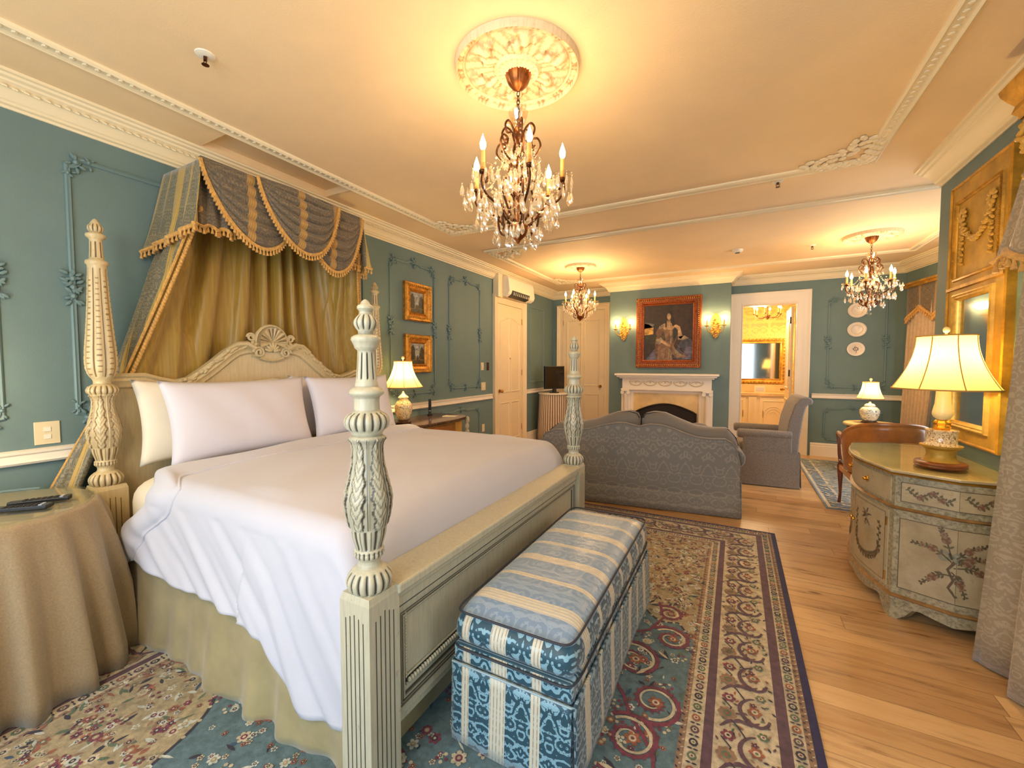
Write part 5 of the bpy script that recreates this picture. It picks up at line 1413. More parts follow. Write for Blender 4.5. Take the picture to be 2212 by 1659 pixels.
# ------------------------------------------------------------------ wall plates, sockets, small fittings
def plate(name,label,mp,a,b,w,h,kind):
    t=thing(name,label,'switch' if 'switch' in name else ('socket' if 'socket' in name else 'device'),mp(a,b,0))
    m=MB(); m.prism([(a-w/2,b-h/2),(a+w/2,b-h/2),(a+w/2,b+h/2),(a-w/2,b+h/2)],.001,.007,mp); m.build('plate','switch_plate',t,bevel=.002,smooth=0)
    if kind=='switch': m=MB(); m.prism([(a-.012,b-.02),(a+.012,b-.02),(a+.012,b+.02),(a-.012,b+.02)],.007,.014,mp); m.build('toggle','white_plastic',t,smooth=0)
    if kind=='socket':
        for q in (-.02,.02): m=MB(); m.prism([(a-.013,b+q-.012),(a+.013,b+q-.012),(a+.013,b+q+.012),(a-.013,b+q+.012)],.007,.010,mp); m.build('outlet','white_plastic',t,smooth=0)
        if w>.1:
            m=MB()
            for k in range(10): aa=k*.628; m.ball(mp(a+.014*cos(aa),b+.026*sin(aa),.013),(.008,.008,.008),6,4)
            m.build('plug','white_plastic',t)
    return t
plate('wall_socket','square cream wall plate on the left wall above the chair rail',mpL,.825,1.072,.10,.125,'socket')
plate('light_switch','cream light switch behind the lit lamp on the far nightstand',mpL,3.17,1.10,.075,.115,'switch')
plate('light_switch','upper cream switch left of the entrance door',mpL,5.34,1.42,.075,.115,'switch')
plate('key_holder','bronze card slot between the upper switch and the entrance door',mpL,5.50,1.42,.06,.12,None).children[0].data.materials[0]=MT('bronze')
plate('light_switch','wide cream switch just above the rail left of the entrance door',mpL,5.37,1.12,.12,.12,'switch')
plate('wall_socket','low cream socket beside the entrance door',mpL,5.36,.49,.075,.115,'socket')
# air conditioner
ac=thing('air_conditioner','white wall-mounted air conditioner above the entrance door','air conditioner',(.12,6.2,2.68))
pr=[(.005,2.535),(.15,2.515),(.205,2.55),(.225,2.60),(.20,2.80),(.18,2.835),(.005,2.835)]
MB().prism(pr,5.80,6.72,lambda a,b,h:(a,h,b)).build('casing','white_plastic',ac,bevel=.010,smooth=0)
m=MB(); m.prism([(.140,2.510),(.212,2.540),(.232,2.60),(.228,2.612),(.14,2.52)],5.88,6.50,lambda a,b,h:(a+.002,h,b)); m.build('air_outlet','black_plastic',ac,smooth=0)
for k in range(9): MB().box(.19,.233,5.93+k*.065,5.938+k*.065,2.545,2.60).build('louver','white_plastic',ac,smooth=0)
MB().box(.005,.10,5.66,5.80,2.50,2.86).build('pipe_cover','cream_trim',ac,smooth=0)
# framed paintings by the far nightstand
def painting(label,mp,a0,a1,b0,b1,fw,mats,paint,cat='painting',name='framed_painting',depth=.05,loc=None,prof=None):
    t=thing(name,label,cat,mp((a0+a1)/2,b0,0))
    O=Vector(mp(0,0,0));U=Vector(mp(1,0,0))-O;W=Vector(mp(0,1,0))-O;N=Vector(mp(0,0,1))-O
    m=MB(); pr=prof or [(-fw*0,.002),(-.0,depth*.6),(fw*.12,depth),(fw*.3,depth*.95),(fw*.45,depth*.6),(fw*.7,depth*.45),(fw*.85,depth*.6),(fw,depth*.3),(fw,.004)]
    m.sweep([(a0,b0),(a1,b0),(a1,b1),(a0,b1)],pr,O=O,U=U,W=W,N=N); m.build('frame',mats[0],t,smooth=25)
    if len(mats)>1:
        m=MB(); n=int((a1-a0+b1-b0)/.035)
        per=[(a0,b0),(a1,b0),(a1,b1),(a0,b1)]
        for i in range(4):
            p,q=per[i],per[(i+1)%4]; L=sqrt((p[0]-q[0])**2+(p[1]-q[1])**2); k=int(L/.032)
            for j in range(k):
                s=(j+.5)/k; x=p[0]+(q[0]-p[0])*s; y=p[1]+(q[1]-p[1])*s
                ix=fw*.32*(1 if p[0]==q[0]==a0 else (-1 if p[0]==q[0]==a1 else 0)); iy=fw*.32*(1 if p[1]==q[1]==b0 else (-1 if p[1]==q[1]==b1 else 0))
                m.ball(mp(x+ix,y+iy,depth*.95),(.009,.013,.013),6,4)
        m.build('frame_ornament',mats[1],t)
    m=MB(); paint(m,mp,a0+fw*.95,a1-fw*.95,b0+fw*.95,b1-fw*.95); m.build('canvas',PAL,t,smooth=0)
    return t
PALC=[(46,32,16),(70,60,32),(196,150,70),(46,44,24),(172,140,102),(134,104,76),(108,76,52),(122,92,66),(70,68,80),(56,38,20),(92,92,98),(142,126,98),(96,92,110),(40,26,16),(150,150,140),(112,104,66),(172,178,182)]
PAL=[]
for i,c in enumerate(PALC): simple('oil_paint_%d'%i,c,.5,0,.42,14); PAL.append('oil_paint_%d'%i)
def pp(m,mp,a0,a1,b0,b1,pts,mm,h):
    m.poly([mp(a0+(a1-a0)*x,b0+(b1-b0)*y,h) for x,y in pts],mm)
def ell(cx,cy,rx,ry,a=0,n=14): return [(cx+rx*cos(t)*cos(a)-ry*sin(t)*sin(a),cy+rx*cos(t)*sin(a)+ry*sin(t)*cos(a)) for t in [2*pi*i/n for i in range(n)]]
def land(seed):
    def f(m,mp,a0,a1,b0,b1):
        r=random.Random(seed); q=lambda pts,mm,h: pp(m,mp,a0,a1,b0,b1,pts,mm,h)
        pp(m,mp,a0,a1,b0,b1,[(0,0),(1,0),(1,1),(0,1)],14,.008)
        q([(0,0),(1,0),(1,.35),(.7,.45),(.4,.38),(0,.5)],15,.009); q([(0,0),(1,0),(1,.16),(.5,.22),(0,.12)],1,.010)
        q([(.05,.2),(.3,.2),(.34,.7),(.22,.92),(.06,.8)],3,.0105); q([(.62,.25),(.95,.25),(.96,.7),(.8,.85),(.66,.6)],1,.0105)
        q(ell(.5,.42,.12,.10),16,.011); q(ell(.45,.8,.2,.06),16,.0095); q(ell(.5,.3,.05,.12),9,.0115)
        for i in range(18): q(ell(.1+.8*r.random(),.1+.7*r.random(),.03,.03,0,6),r.choice([1,3,15,6]),.012)
    return f
painting('small landscape in a wide gold frame, the upper of the pair by the far nightstand',mpL,3.66,4.11,1.955,2.40,.105,['gold_frame','gold_leaf'],land(1),depth=.06)
painting('small landscape in a wide gold frame, the lower of the pair behind the lamp',mpL,3.66,4.11,1.35,1.80,.105,['gold_frame','gold_leaf'],land(2),depth=.06)
def portrait(m,mp,a0,a1,b0,b1):
    # a generic seated lady in a period gown
    q=lambda pts,mm,h: pp(m,mp,a0,a1,b0,b1,pts,mm,.010+h*.0006)
    q([(0,0),(1,0),(1,1),(0,1)],0,0); q([(.6,0),(1,0),(1,1),(.55,1),(.5,.6)],9,1)
    q([(0,.46),(.2,.48),(.2,.6),(.1,.66),(0,.68)],2,2); q([(0,.3),(.3,.3),(.28,.46),(.12,.47),(0,.44)],3,3); q([(0,.58),(.18,.6),(.22,.66),(0,.7)],10,2)
    q([(.05,.02),(.2,.18),(.33,.28),(.55,.1),(.5,0),(.1,0)],12,4)
    q([(.68,.2),(.78,.38),(.96,.38),(1,.32),(1,.04),(.75,.0),(.62,.05)],8,4); q([(.8,.02),(1,.02),(1,.22),(.86,.26)],12,5)
    q([(.24,.36),(.3,.5),(.38,.58),(.62,.58),(.70,.44),(.62,.26),(.58,.02),(.28,0),(.24,.12)],6,5)
    q([(.28,0),(.27,.2),(.38,.30),(.56,.26),(.60,.0)],7,6); q([(.36,0),(.4,.2),(.44,.24),(.46,0)],5,7); q([(.5,0),(.52,.2),(.57,.2),(.6,0)],11,7); q([(.6,.28),(.72,.14),(.9,.06),(.7,.04),(.58,.12)],7,6); q([(.62,.22),(.78,.1),(.86,.07),(.66,.1)],11,7)
    q([(.62,.3),(.7,.5),(.68,.58),(.60,.55)],3,7)
    q([(.38,.34),(.42,.56),(.60,.56),(.60,.36),(.52,.24)],7,8); q([(.54,.3),(.55,.54),(.575,.54),(.575,.3)],11,9); q(ell(.40,.40,.05,.09),1,8.5)
    q([(.34,.6),(.40,.66),(.50,.68),(.60,.66),(.63,.58),(.58,.55),(.44,.55)],4,10); q([(.47,.62),(.55,.62),(.55,.74),(.48,.74)],4,11)
    q([(.25,.5),(.30,.58),(.36,.62),(.42,.56),(.36,.44),(.28,.42)],6,10.5)
    q(ell(.36,.605,.06,.03,.6),11,11)
    q([(.26,.38),(.36,.42),(.40,.38),(.34,.28),(.27,.3)],11,11); q([(.34,.38),(.39,.38),(.5,.30),(.56,.28),(.55,.24),(.48,.26),(.36,.33)],4,12)
    q([(.62,.62),(.66,.64),(.74,.60),(.80,.42),(.76,.38),(.70,.42),(.70,.54),(.62,.60)],4,12); q([(.70,.42),(.84,.44),(.92,.39),(.80,.36),(.7,.37)],11,12)
    q(ell(.525,.795,.070,.098),13,12)
    q([(.575,.84),(.612,.76),(.625,.64),(.60,.60),(.575,.66),(.565,.76)],13,12.5); q([(.468,.76),(.440,.68),(.445,.60),(.468,.58),(.475,.64),(.482,.74)],13,12.5)
    q([(.488,.70),(.548,.70),(.552,.64),(.485,.64)],4,12.6)
    q(ell(.517,.785,.040,.062,.12,18),4,13); q([(.47,.81),(.50,.845),(.545,.85),(.575,.81),(.56,.88),(.50,.885)],13,14)
    q(ell(.500,.795,.009,.004),9,14); q(ell(.533,.797,.009,.004),9,14); q(ell(.514,.772,.004,.012),5,14); q(ell(.514,.748,.011,.004),6,14)
    q([(.50,.72),(.54,.73),(.55,.70),(.50,.69)],5,13.4)
    for i in range(9): q([(.30+.032*i,.02),(.315+.034*i,.22-.01*i),(.322+.034*i,.22-.01*i),(.312+.034*i,.02)],(5,6,7)[i%3],8.2)
    for i in range(5): q([(.66+.02*i,.33-.05*i),(.80+.03*i,.16-.02*i),(.79+.03*i,.15-.02*i)],(7,5)[i%2],8.3)
mpC=lambda a,b,h:(a,7.70-h,b)
simple('portrait_frame',(150,76,34),.4,.3,.35,45,.3,60)
painting('large dark portrait of a seated lady in a red-gold frame over the mantelpiece',mpC,1.775,2.835,1.39,2.605,.135,['portrait_frame','gold_leaf'],portrait,depth=.07,
  prof=[(0,.002),(.0,.05),(.012,.068),(.03,.07),(.036,.058),(.046,.050),(.075,.050),(.082,.060),(.096,.062),(.104,.045),(.118,.030),(.135,.024),(.135,.004)])
# ------------------------------------------------------------------ sconces on the chimney breast
def sconce(x,label):
    t=thing('wall_sconce',label,'sconce',(x,7.70,1.87),group='carved gilt wall sconces')
    m=MB(world=False)
    m.prism([(0,0),(.05,.06),(.075,.15),(.055,.21),(.09,.27),(.07,.34),(.03,.40),(0,.43),(-.03,.40),(-.07,.34),(-.09,.27),(-.055,.21),(-.075,.15),(-.05,.06)],.002,.022,lambda a,b,h:(a,-h,b))
    r=random.Random(3)
    for k in range(34):
        z=.02+.38*k/33; w=.06*sin(pi*min(1,k/30))+.01; m.ball((w*sin(k*2.2),-.03-.012*r.random(),z),(.016,.014,.02),6,5,R=Matrix.Rotation(k*.8,3,'Y'))
    m.build('backplate','gilt_carved',t)
    for s in (-1,1):
        m=MB(world=False); m.tube([(s*.02,-.03,.12),(s*.05,-.09,.09),(s*.10,-.11,.12),(s*.125,-.10,.17),(s*.125,-.10,.20)],.008,7); m.lathe([(.20,.012),(.205,.032),(.215,.036),(.222,.012)],12,(s*.125,-.10)); m.build('arm','gilt_carved',t)
        MB(world=False).lathe([(.222,.011),(.30,.011)],9,(s*.125,-.10)).build('candle','candle_wax',t)
        MB(world=False).lathe([(.30,.005),(.315,.016),(.335,.017),(.375,0)],9,(s*.125,-.10)).build('bulb','bulb_glow',t)
    light('sconce_light',(x-.125,7.60,2.205),5,(1,.68,.34),.02); light('sconce_light',(x+.125,7.60,2.205),5,(1,.68,.34),.02)
    return t
sconce(1.55,'gilt two-candle sconce left of the large portrait'); sconce(3.045,'gilt two-candle sconce right of the large portrait')
# small objects on the firescreen side: none
# ------------------------------------------------------------------ small television on its skirted table
tv=thing('skirted_tv_table','small round table in a striped gathered skirt in the far left corner','table',(.33,7.33,0))
MB(world=False).lathe([(.004,.30),(.30,.29),(.60,.275),(.88,.262),(.895,.26)],160,mod=lambda t,z,r:(r+.012*sin(40*t)*(1-.3*z),0)).build('table_skirt','striped_skirt',tv,smooth=180)
MB(world=False).lathe([(.89,.26),(.895,.282),(.91,.285),(.915,.278),(.915,0)],48).build('table_top','white_trim',tv)
t=thing('television','small flat television on the striped skirted table in the far left corner','television',(.36,7.30,.916),radians(58))
m=MB(world=False); m.prism([(.10*cos(q*pi/12),.08*sin(q*pi/12)) for q in range(24)],0,.015); m.box(-.03,.03,-.02,.02,.015,.09); m.build('stand','black_plastic',t,bevel=.003)
m=MB(world=False); m.box(-.22,.22,-.02,.03,.075,.50); m.build('case','black_plastic',t,bevel=.006,smooth=0); MB(world=False).box(-.20,.20,-.022,-.019,.10,.485).build('screen','tv_screen',t,smooth=0)
# ------------------------------------------------------------------ sofa seen from behind
sf=thing('camelback_sofa','blue-grey camelback sofa with a floral pattern, its back to the bed','sofa',(2.447,4.306,0),radians(6.7))
BK=[(-.98,.50),(-.965,.60),(-.92,.70),(-.80,.737),(-.60,.745),(-.445,.764),(-.30,.81),(-.16,.842),(-.08,.845),(0,.828),(.064,.815),(.10,.828),(.17,.843),(.27,.84),(.369,.816),(.48,.775),(.596,.738),(.70,.730),(.847,.735),(.90,.705),(.935,.65),(.955,.56),(.97,.48)]
W_=lambda **k: MB(world=False)
m=MB(world=False)
n=len(BK)
rows=[(0,.01,0),(.0,.0,.30),(0,-.0,.9),(.006,-.006,1.0),(.03,0,1.012),(.10,0,1.0),(.14,0,.86),(.14,0,.4)]
vs=[]
for (yy,dx,s) in rows:
    for (x,z) in BK: 
        zz=.02+(z-.02)*s if s<=1 else z*s
        xx=x if s>.55 else x*(.985+.0*s)
        if s<.5: xx= -.985+1.97*( (x+.98)/1.95)
        vs.append((xx,yy,zz))
m.add(vs,[(j*n+i,j*n+i+1,(j+1)*n+i+1,(j+1)*n+i) for j in range(len(rows)-1) for i in range(n-1)])
m.build('back','sofa_fabric',sf,smooth=50,solid=.01)
MB(world=False).tube([(x,.004,z+.006) for x,z in BK],.008,7).build('back_piping','sofa_plain',sf)
m=MB(world=False); m.box(-.94,.94,.10,.86,.10,.34); m.build('base','sofa_plain',sf,bevel=.01,smooth=0)
def cushion(top,x0,x1,z0,y0,y1,nm,mat,par):
    m=MB(world=False)
    def tz(x):
        for (a,za),(b,zb) in zip(top,top[1:]):
            if a<=x<=b: return za+(zb-za)*(x-a)/(b-a)
        return top[-1][1] if x>top[-1][0] else top[0][1]
    def f(u,v):
        a=2*pi*u; c=math.copysign(abs(cos(a))**.45,cos(a)); s=math.copysign(abs(sin(a))**.7,sin(a))
        x=(x0+x1)/2+(x1-x0)/2*(2*v-1); e=(1-abs(2*v-1)**6)**.5
        zt=tz(x); zc=(z0+zt)/2; yc=(y0+y1)/2
        return (x, yc+(y1-y0)/2*s*(.35+.65*e), zc+(zt-z0)/2*c*(.90+.10*e))
    m.grid(36,40,f,cu=True); o=m.build(nm,mat,par,smooth=180)
    m=MB(world=False)
    for yy in (.28,.78):
        P=[]
        for i in range(41):
            x=x0+.012+(x1-x0-.024)*i/40; P.append((x,y0+(y1-y0)*yy,tz(x)-.012-.0*yy-(.02 if abs(2*i/40-1)>.95 else 0)))
        m.tube(P,.006,6)
    m.build('piping','piping_dark',o)
cushion([(-.95,.70),(-.82,.80),(-.6,.815),(-.4,.86),(-.181,.945),(-.05,.965),(.04,.945),(.06,.90)],-.94,.062,.40,.13,.35,'back_cushion','sofa_plain',sf)
cushion([(.075,.90),(.10,.945),(.20,.965),(.308,.955),(.45,.895),(.6,.836),(.75,.822),(.88,.828),(.95,.75),(.985,.66)],.075,.985,.40,.13,.35,'back_cushion','sofa_plain',sf)
for x0,x1 in ((-.80,.0),(.0,.80)): 
    m=MB(world=False); m.box(x0+.005,x1-.005,.34,.90,.34,.48); m.build('seat_cushion','sofa_plain',sf,bevel=.03)
for s in (-1,1):
    m=MB(world=False)
    m.lathe([(.10,.085),(.13,.098),(.5,.102),(.84,.10),(.87,.085),(.875,0)],24,(s*.935,.545),axis='y')
    m.box(min(s*.84,s*.96),max(s*.84,s*.96),.10,.86,.10,.54)
    m.build('arm','sofa_fabric',sf,smooth=60)
m=MB(world=False)
for P in ([(-.985,-.004),(.985,-.004)],[(.985,-.004),(1.0,.87)],[(-.985,-.004),(-1.0,.87)],[(-1.0,.87),(1.0,.87)]):
    (xa,ya),(xb,yb)=P; m.grid(16,4,lambda u,v:(xa+(xb-xa)*u+(.006 if xa>0 and xb>0 else 0)*v,ya+(yb-ya)*u,.34-.332*v) if not(ya==yb==-.004) else (xa+(xb-xa)*u,-.004-.006*v,.20-.192*v))
m.build('skirt','sofa_fabric',sf,smooth=60,solid=.006)
tp=tag(MB(world=False).ball((0,0,.16),(.19,.07,.16),16,12).build('throw_pillow','sofa_plain',smooth=180),'small grey cushion poking up behind the right end of the sofa','cushion'); tp.location=(3.02,5.0,.49); tp.rotation_euler=(radians(-12),radians(45)*0,radians(30))
# ------------------------------------------------------------------ upholstered armchair in profile
ch=thing('upholstered_armchair','grey skirted scroll-back armchair standing right of the sofa, facing the fireplace side','armchair',(3.73,6.12,0),radians(4))
# local: faces -x; back towards +x
m=MB(world=False)
bk=[(.10,.36),(.13,.55),(.17,.80),(.22,.98),(.28,1.06),(.34,1.075),(.385,1.055),(.40,1.015),(.385,.985),(.355,.985),(.335,.96),(.31,.85),(.28,.60),(.26,.30),(.26,.12),(.12,.12)]
m.prism(bk,-.30,.30,lambda a,b,h:(a,h,b)); m.build('back','chair_fabric',ch,bevel=.03,smooth=60)
m=MB(world=False); m.box(-.34,.14,-.22,.22,.34,.50); m.build('seat_cushion','chair_fabric',ch,bevel=.035)
for s in (-1,1):
    m=MB(world=False); m.box(-.30,.20,min(s*.23,s*.33),max(s*.23,s*.33),.12,.60); m.lathe([(-.37,.0),(-.365,.045),(-.34,.055),(.20,.05)],18,(s*.29,.615),axis='x'); m.build('arm','chair_fabric',ch,bevel=.01,smooth=60)
m=MB(world=False)
for (xa,ya,xb,yb) in ((-.33,-.34,.28,-.34),(.28,-.34,.28,.34),(-.33,.34,.28,.34),(-.33,-.34,-.33,.34)):
    m.grid(24,6,lambda u,v:(xa+(xb-xa)*u+(-.02 if xa<0 and xb<0 else 0)*v+(.02 if xa>0 and xb>0 else 0)*v,ya+(yb-ya)*u+(-.012*v if ya<0 and yb<0 else (.012*v if ya>0 and yb>0 else 0)),.42-.41*v))
m.box(-.32,.27,-.33,.33,.10,.40); m.build('skirt','chair_fabric',ch,smooth=50)
# ------------------------------------------------------------------ round side table in the sitting area
st=thing('round_side_table','round dark side table with a pale stone top against the plate wall','table',(4.93,6.98,0))
MB(world=False).lathe([(.655,.29),(.665,.30),(.68,.30),(.688,.292),(.689,0)],48).build('table_top','marble_cream',st)
m=MB(world=False); m.lathe([(.50,.25),(.655,.26)],40); m.build('apron','dark_wood',st)
for k in range(4):
    a=k*pi/2+.5; MB(world=False).tube([(.22*cos(a),.22*sin(a),.55),(.235*cos(a),.235*sin(a),.35),(.22*cos(a),.22*sin(a),.15),(.25*cos(a),.25*sin(a),.014)],[.026,.02,.014,.012],8).build('leg','dark_wood',st)
# wooden armchair behind the commode
wc=thing('wooden_armchair','honey-coloured wooden tub armchair with carved legs, half hidden behind the commode','chair',(4.585,5.10,.004),radians(-90))
m=MB(world=False)
def tub(u,v):
    a=radians(-100+200*u); r=.30+.03*v; top=.925-.20*abs(2*u-1)**2.4
    return (.06+r*cos(a),r*.92*sin(a),.44+(top-.44)*v)
m.grid(40,10,tub); m.build('backrest','honey_wood',wc,smooth=180,solid=.022)
m=MB(world=False); m.tube([tub(i/40,1) for i in range(41)],.018,8,flat=1); m.build('top_rail','honey_wood',wc)
m=MB(world=False); m.box(-.32,.28,-.27,.27,.36,.42); m.build('seat_frame','honey_wood',wc,bevel=.01); MB(world=False).box(-.31,.24,-.25,.25,.42,.48).build('seat','chair_fabric',wc,bevel=.025)
for (x,y) in ((-.29,-.25),(-.29,.25),(.25,-.22),(.25,.22)):
    f=x<0
    m=MB(world=False); m.tube([(x,y,.44),(x-.015*f,y,.40),(x-.02*f,y,.34),(x+.0,y,.22),(x+.01,y,.12),(x-.025 if f else x+.03,y,.0)],[.022,.03,.026,.017,.013,.016],10); m.build('leg','red_wood',wc)
for s in (-1,1):
    m=MB(world=False); m.tube([(-.29,s*.25,.42),(-.32,s*.26,.52),(-.30,s*.27,.62),(-.33,s*.27,.70),(-.30,s*.27,.735)],[.018,.016,.014,.02,.016],8); m.tube([(-.33,s*.27,.735),(-.2,s*.28,.73),(.02,s*.28,.735)],[.024,.02,.016],8); m.ball((-.335,s*.27,.72),(.028,.026,.03),9,7); m.build('arm','red_wood',wc)
# blue upholstered seat deeper in the bay
bc2=thing('blue_armchair','pale blue rounded armchair with a dark skirt in front of the far curtains','armchair',(5.35,6.1,0),0)
m=MB(world=False); m.grid(30,10,lambda u,v:(.30*cos(radians(-95+190*u)),.30*sin(radians(-95+190*u)),.30+.60*v-.12*abs(2*u-1)**2*v)); m.build('backrest','pale_blue',bc2,smooth=180,solid=.08)
m=MB(world=False); m.box(-.28,.2,-.26,.26,.28,.46); m.build('seat_cushion','pale_blue',bc2,bevel=.04); m=MB(world=False); m.box(-.30,.30,-.30,.30,.014,.30); m.build('skirt','navy_skirt',bc2,bevel=.02)
# plates on the wall
for i,(x,z,rx,rz_,lab,mats) in enumerate(((4.955,2.265,.118,.112,'oval cream plate, topmost of the three and partly behind the chandelier',('plate_white','plate_gold')),(4.955,1.976,.116,.110,'oval gold-rimmed platter, middle of the three hanging plates',('plate_white','plate_gold')),(4.95,1.682,.108,.104,'round plate with a red flower, lowest of the three hanging plates',('plate_white','paint_rose')))):
    t=thing('wall_plate',lab,'plate',(x,8.1,z),group='plates hanging on the far wall')
    m=MB(world=False)
    def pf(u,v,rx=rx,rz_=rz_):
        a=2*pi*u; d=[.0,.55,.66,.95,1.0,1.0][v]; h=[.010,.010,.018,.026,.026,.004][v]; return (rx*d*cos(a),-h,rz_*d*sin(a))
    vs=[pf(k/40,j) for j in range(6) for k in range(40)]
    m.add(vs,[(j*40+k,j*40+(k+1)%40,(j+1)*40+(k+1)%40,(j+1)*40+k) for j in range(5) for k in range(40)]+[tuple(range(39,-1,-1))]); m.build('dish',mats[0],t,smooth=50)
    m=MB(world=False)
    if i<2: 
        for d in (.60,.93): m.tube([(rx*d*cos(q*pi/24),-(.015 if d<.8 else .0275),rz_*d*sin(q*pi/24)) for q in range(48)],.0035,5,closed=True,flat=.4)
    else:
        for k in range(9): a=k*.7; m.ball((.028*cos(a),-.012,.024*sin(a)),(.012,.002,.006),6,4,R=Matrix.Rotation(-a,3,'Y'))
        m.tube([(.01*sin(q),-.012,-.07+.02*q) for q in range(7)],.003,5)
    m.build('painted_decoration',mats[1],t)
# far curtains
fw=thing('window_curtain','far striped beige curtains under a fringed valance and gold cornice','curtain',(5.62,6.9,0))
D=Vector((.8,-3.77,0)).normalized(); Nn=Vector((-D.y*-1,-D.x,0)); Nn=Vector((-3.77,-.8,0)).normalized()
def bay(a,o,z): p=Vector((5.5,8.1,0))+D*a+Nn*o; return (p.x,p.y,z)
m=MB(); m.prism([(0.25,2.50),(2.6,2.50),(2.6,2.535),(.25,2.535)],.01,.16,lambda a,b,h:bay(a,h,b)); m.prism([(0.22,2.535),(2.63,2.535),(2.63,2.56),(.22,2.56)],.01,.19,lambda a,b,h:bay(a,h,b)); m.build('cornice','gold_leaf',fw,smooth=0)
m=MB(); m.grid(90,10,lambda u,v:bay(.3+2.2*u,.13+.02*sin(u*50)*v,2.50-(.36+.08*cos(u*8*pi))*v)); m.build('valance','swag_fabric',fw,smooth=180,solid=.004)
m=MB(); fringe(m,[Vector(bay(.3+2.2*u,.14+.02*sin(u*50),2.51-(.36+.08*cos(u*8*pi)))) for u in [i/90 for i in range(91)]],None,size=1.7); m.build('tassel_fringe','trim_gold',fw)
for a0,a1,b0,b1 in ((.30,.95,.20,.72),(1.75,2.45,2.0,2.55)):
    m=MB(); m.grid(70,14,lambda u,v:bay((a0+(a1-a0)*u)*(1-v)+(b0+(b1-b0)*u)*v,.09+.03*sin(u*52),2.3-2.28*v)); m.build('curtain_panel','curtain_beige',fw,smooth=180,solid=.004)
MB().prism([(.9,.62),(2.2,.62),(2.2,.68),(.9,.68)],.0,.12,lambda a,b,h:bay(a,h,b)).build('window_sill','white_trim',fw,smooth=0)

# ------------------------------------------------------------------ ceiling roses
def rose_c(x,y,R,label):
    m=MB(world=False)
    def mod(t,z,r):
        u=r/R
        if .90<u<.965: return r*(1+.0*cos(40*t)),(.35 if cos(44*t)>.3 else 0)
        return r,0
    pr=[]
    vs=[];fs=[];gs=[]
    NR,NT=44,160
    for j in range(NR+1):
        u=j/NR
        for k in range(NT):
            t=2*pi*k/NT; h=0;g=0
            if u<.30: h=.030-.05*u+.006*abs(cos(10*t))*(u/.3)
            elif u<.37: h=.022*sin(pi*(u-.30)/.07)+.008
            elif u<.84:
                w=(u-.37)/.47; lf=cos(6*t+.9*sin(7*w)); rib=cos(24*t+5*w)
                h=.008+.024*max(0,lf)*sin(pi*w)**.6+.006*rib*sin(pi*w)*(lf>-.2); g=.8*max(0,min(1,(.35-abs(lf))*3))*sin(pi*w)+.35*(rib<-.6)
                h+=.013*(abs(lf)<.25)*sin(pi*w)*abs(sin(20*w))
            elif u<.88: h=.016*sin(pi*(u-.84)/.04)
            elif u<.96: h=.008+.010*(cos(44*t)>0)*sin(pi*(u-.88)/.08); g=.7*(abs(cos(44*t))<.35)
            else: h=.034*sqrt(max(0,1-((u-.975)/.026)**2))
            vs.append((R*u*cos(t),R*u*sin(t),-h if u<1 else 0)); gs.append(g)
    for j in range(NR):
        for k in range(NT): fs.append((j*NT+k,j*NT+(k+1)%NT,(j+1)*NT+(k+1)%NT,(j+1)*NT+k))
    m.add(vs,fs,0,gs)
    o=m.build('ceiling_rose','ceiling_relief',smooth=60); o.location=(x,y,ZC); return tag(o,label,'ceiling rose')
rose_c(2.375,1.90,.305,'large round plaster rose with acanthus leaves above the bed chandelier')
rose_c(1.28,6.06,.23,'small round plaster rose over the chandelier near the closet door')
rose_c(4.68,6.17,.27,'round plaster rose over the chandelier before the plate wall')
# ------------------------------------------------------------------ crystal chandeliers
def crystal_drop(m,p,l,w):
    p=Vector(p); r=[0,w*.5,w,w*.72,0]; z=[0,-l*.2,-l*.62,-l*.85,-l]
    vs=[(p.x,p.y,p.z)]
    for i in (1,2,3):
        for k in range(6): a=k*pi/3+.3*i; vs.append((p.x+r[i]*cos(a),p.y+r[i]*sin(a)*.6,p.z+z[i]))
    vs.append((p.x,p.y,p.z-l)); fs=[(0,1+k,1+(k+1)%6) for k in range(6)]
    for j in (0,1): fs+=[(1+j*6+k,1+j*6+(k+1)%6,7+j*6+(k+1)%6,7+j*6+k) for k in range(6)]
    fs+=[(19,13+(k+1)%6,13+k) for k in range(6)]
    m.add(vs,fs)
def octa(m,p,r):
    x,y,z=p; m.add([(x+r,y,z),(x,y+r,z),(x-r,y,z),(x,y-r,z),(x,y,z+r),(x,y,z-r)],[(0,1,4),(1,2,4),(2,3,4),(3,0,4),(1,0,5),(2,1,5),(3,2,5),(0,3,5)])
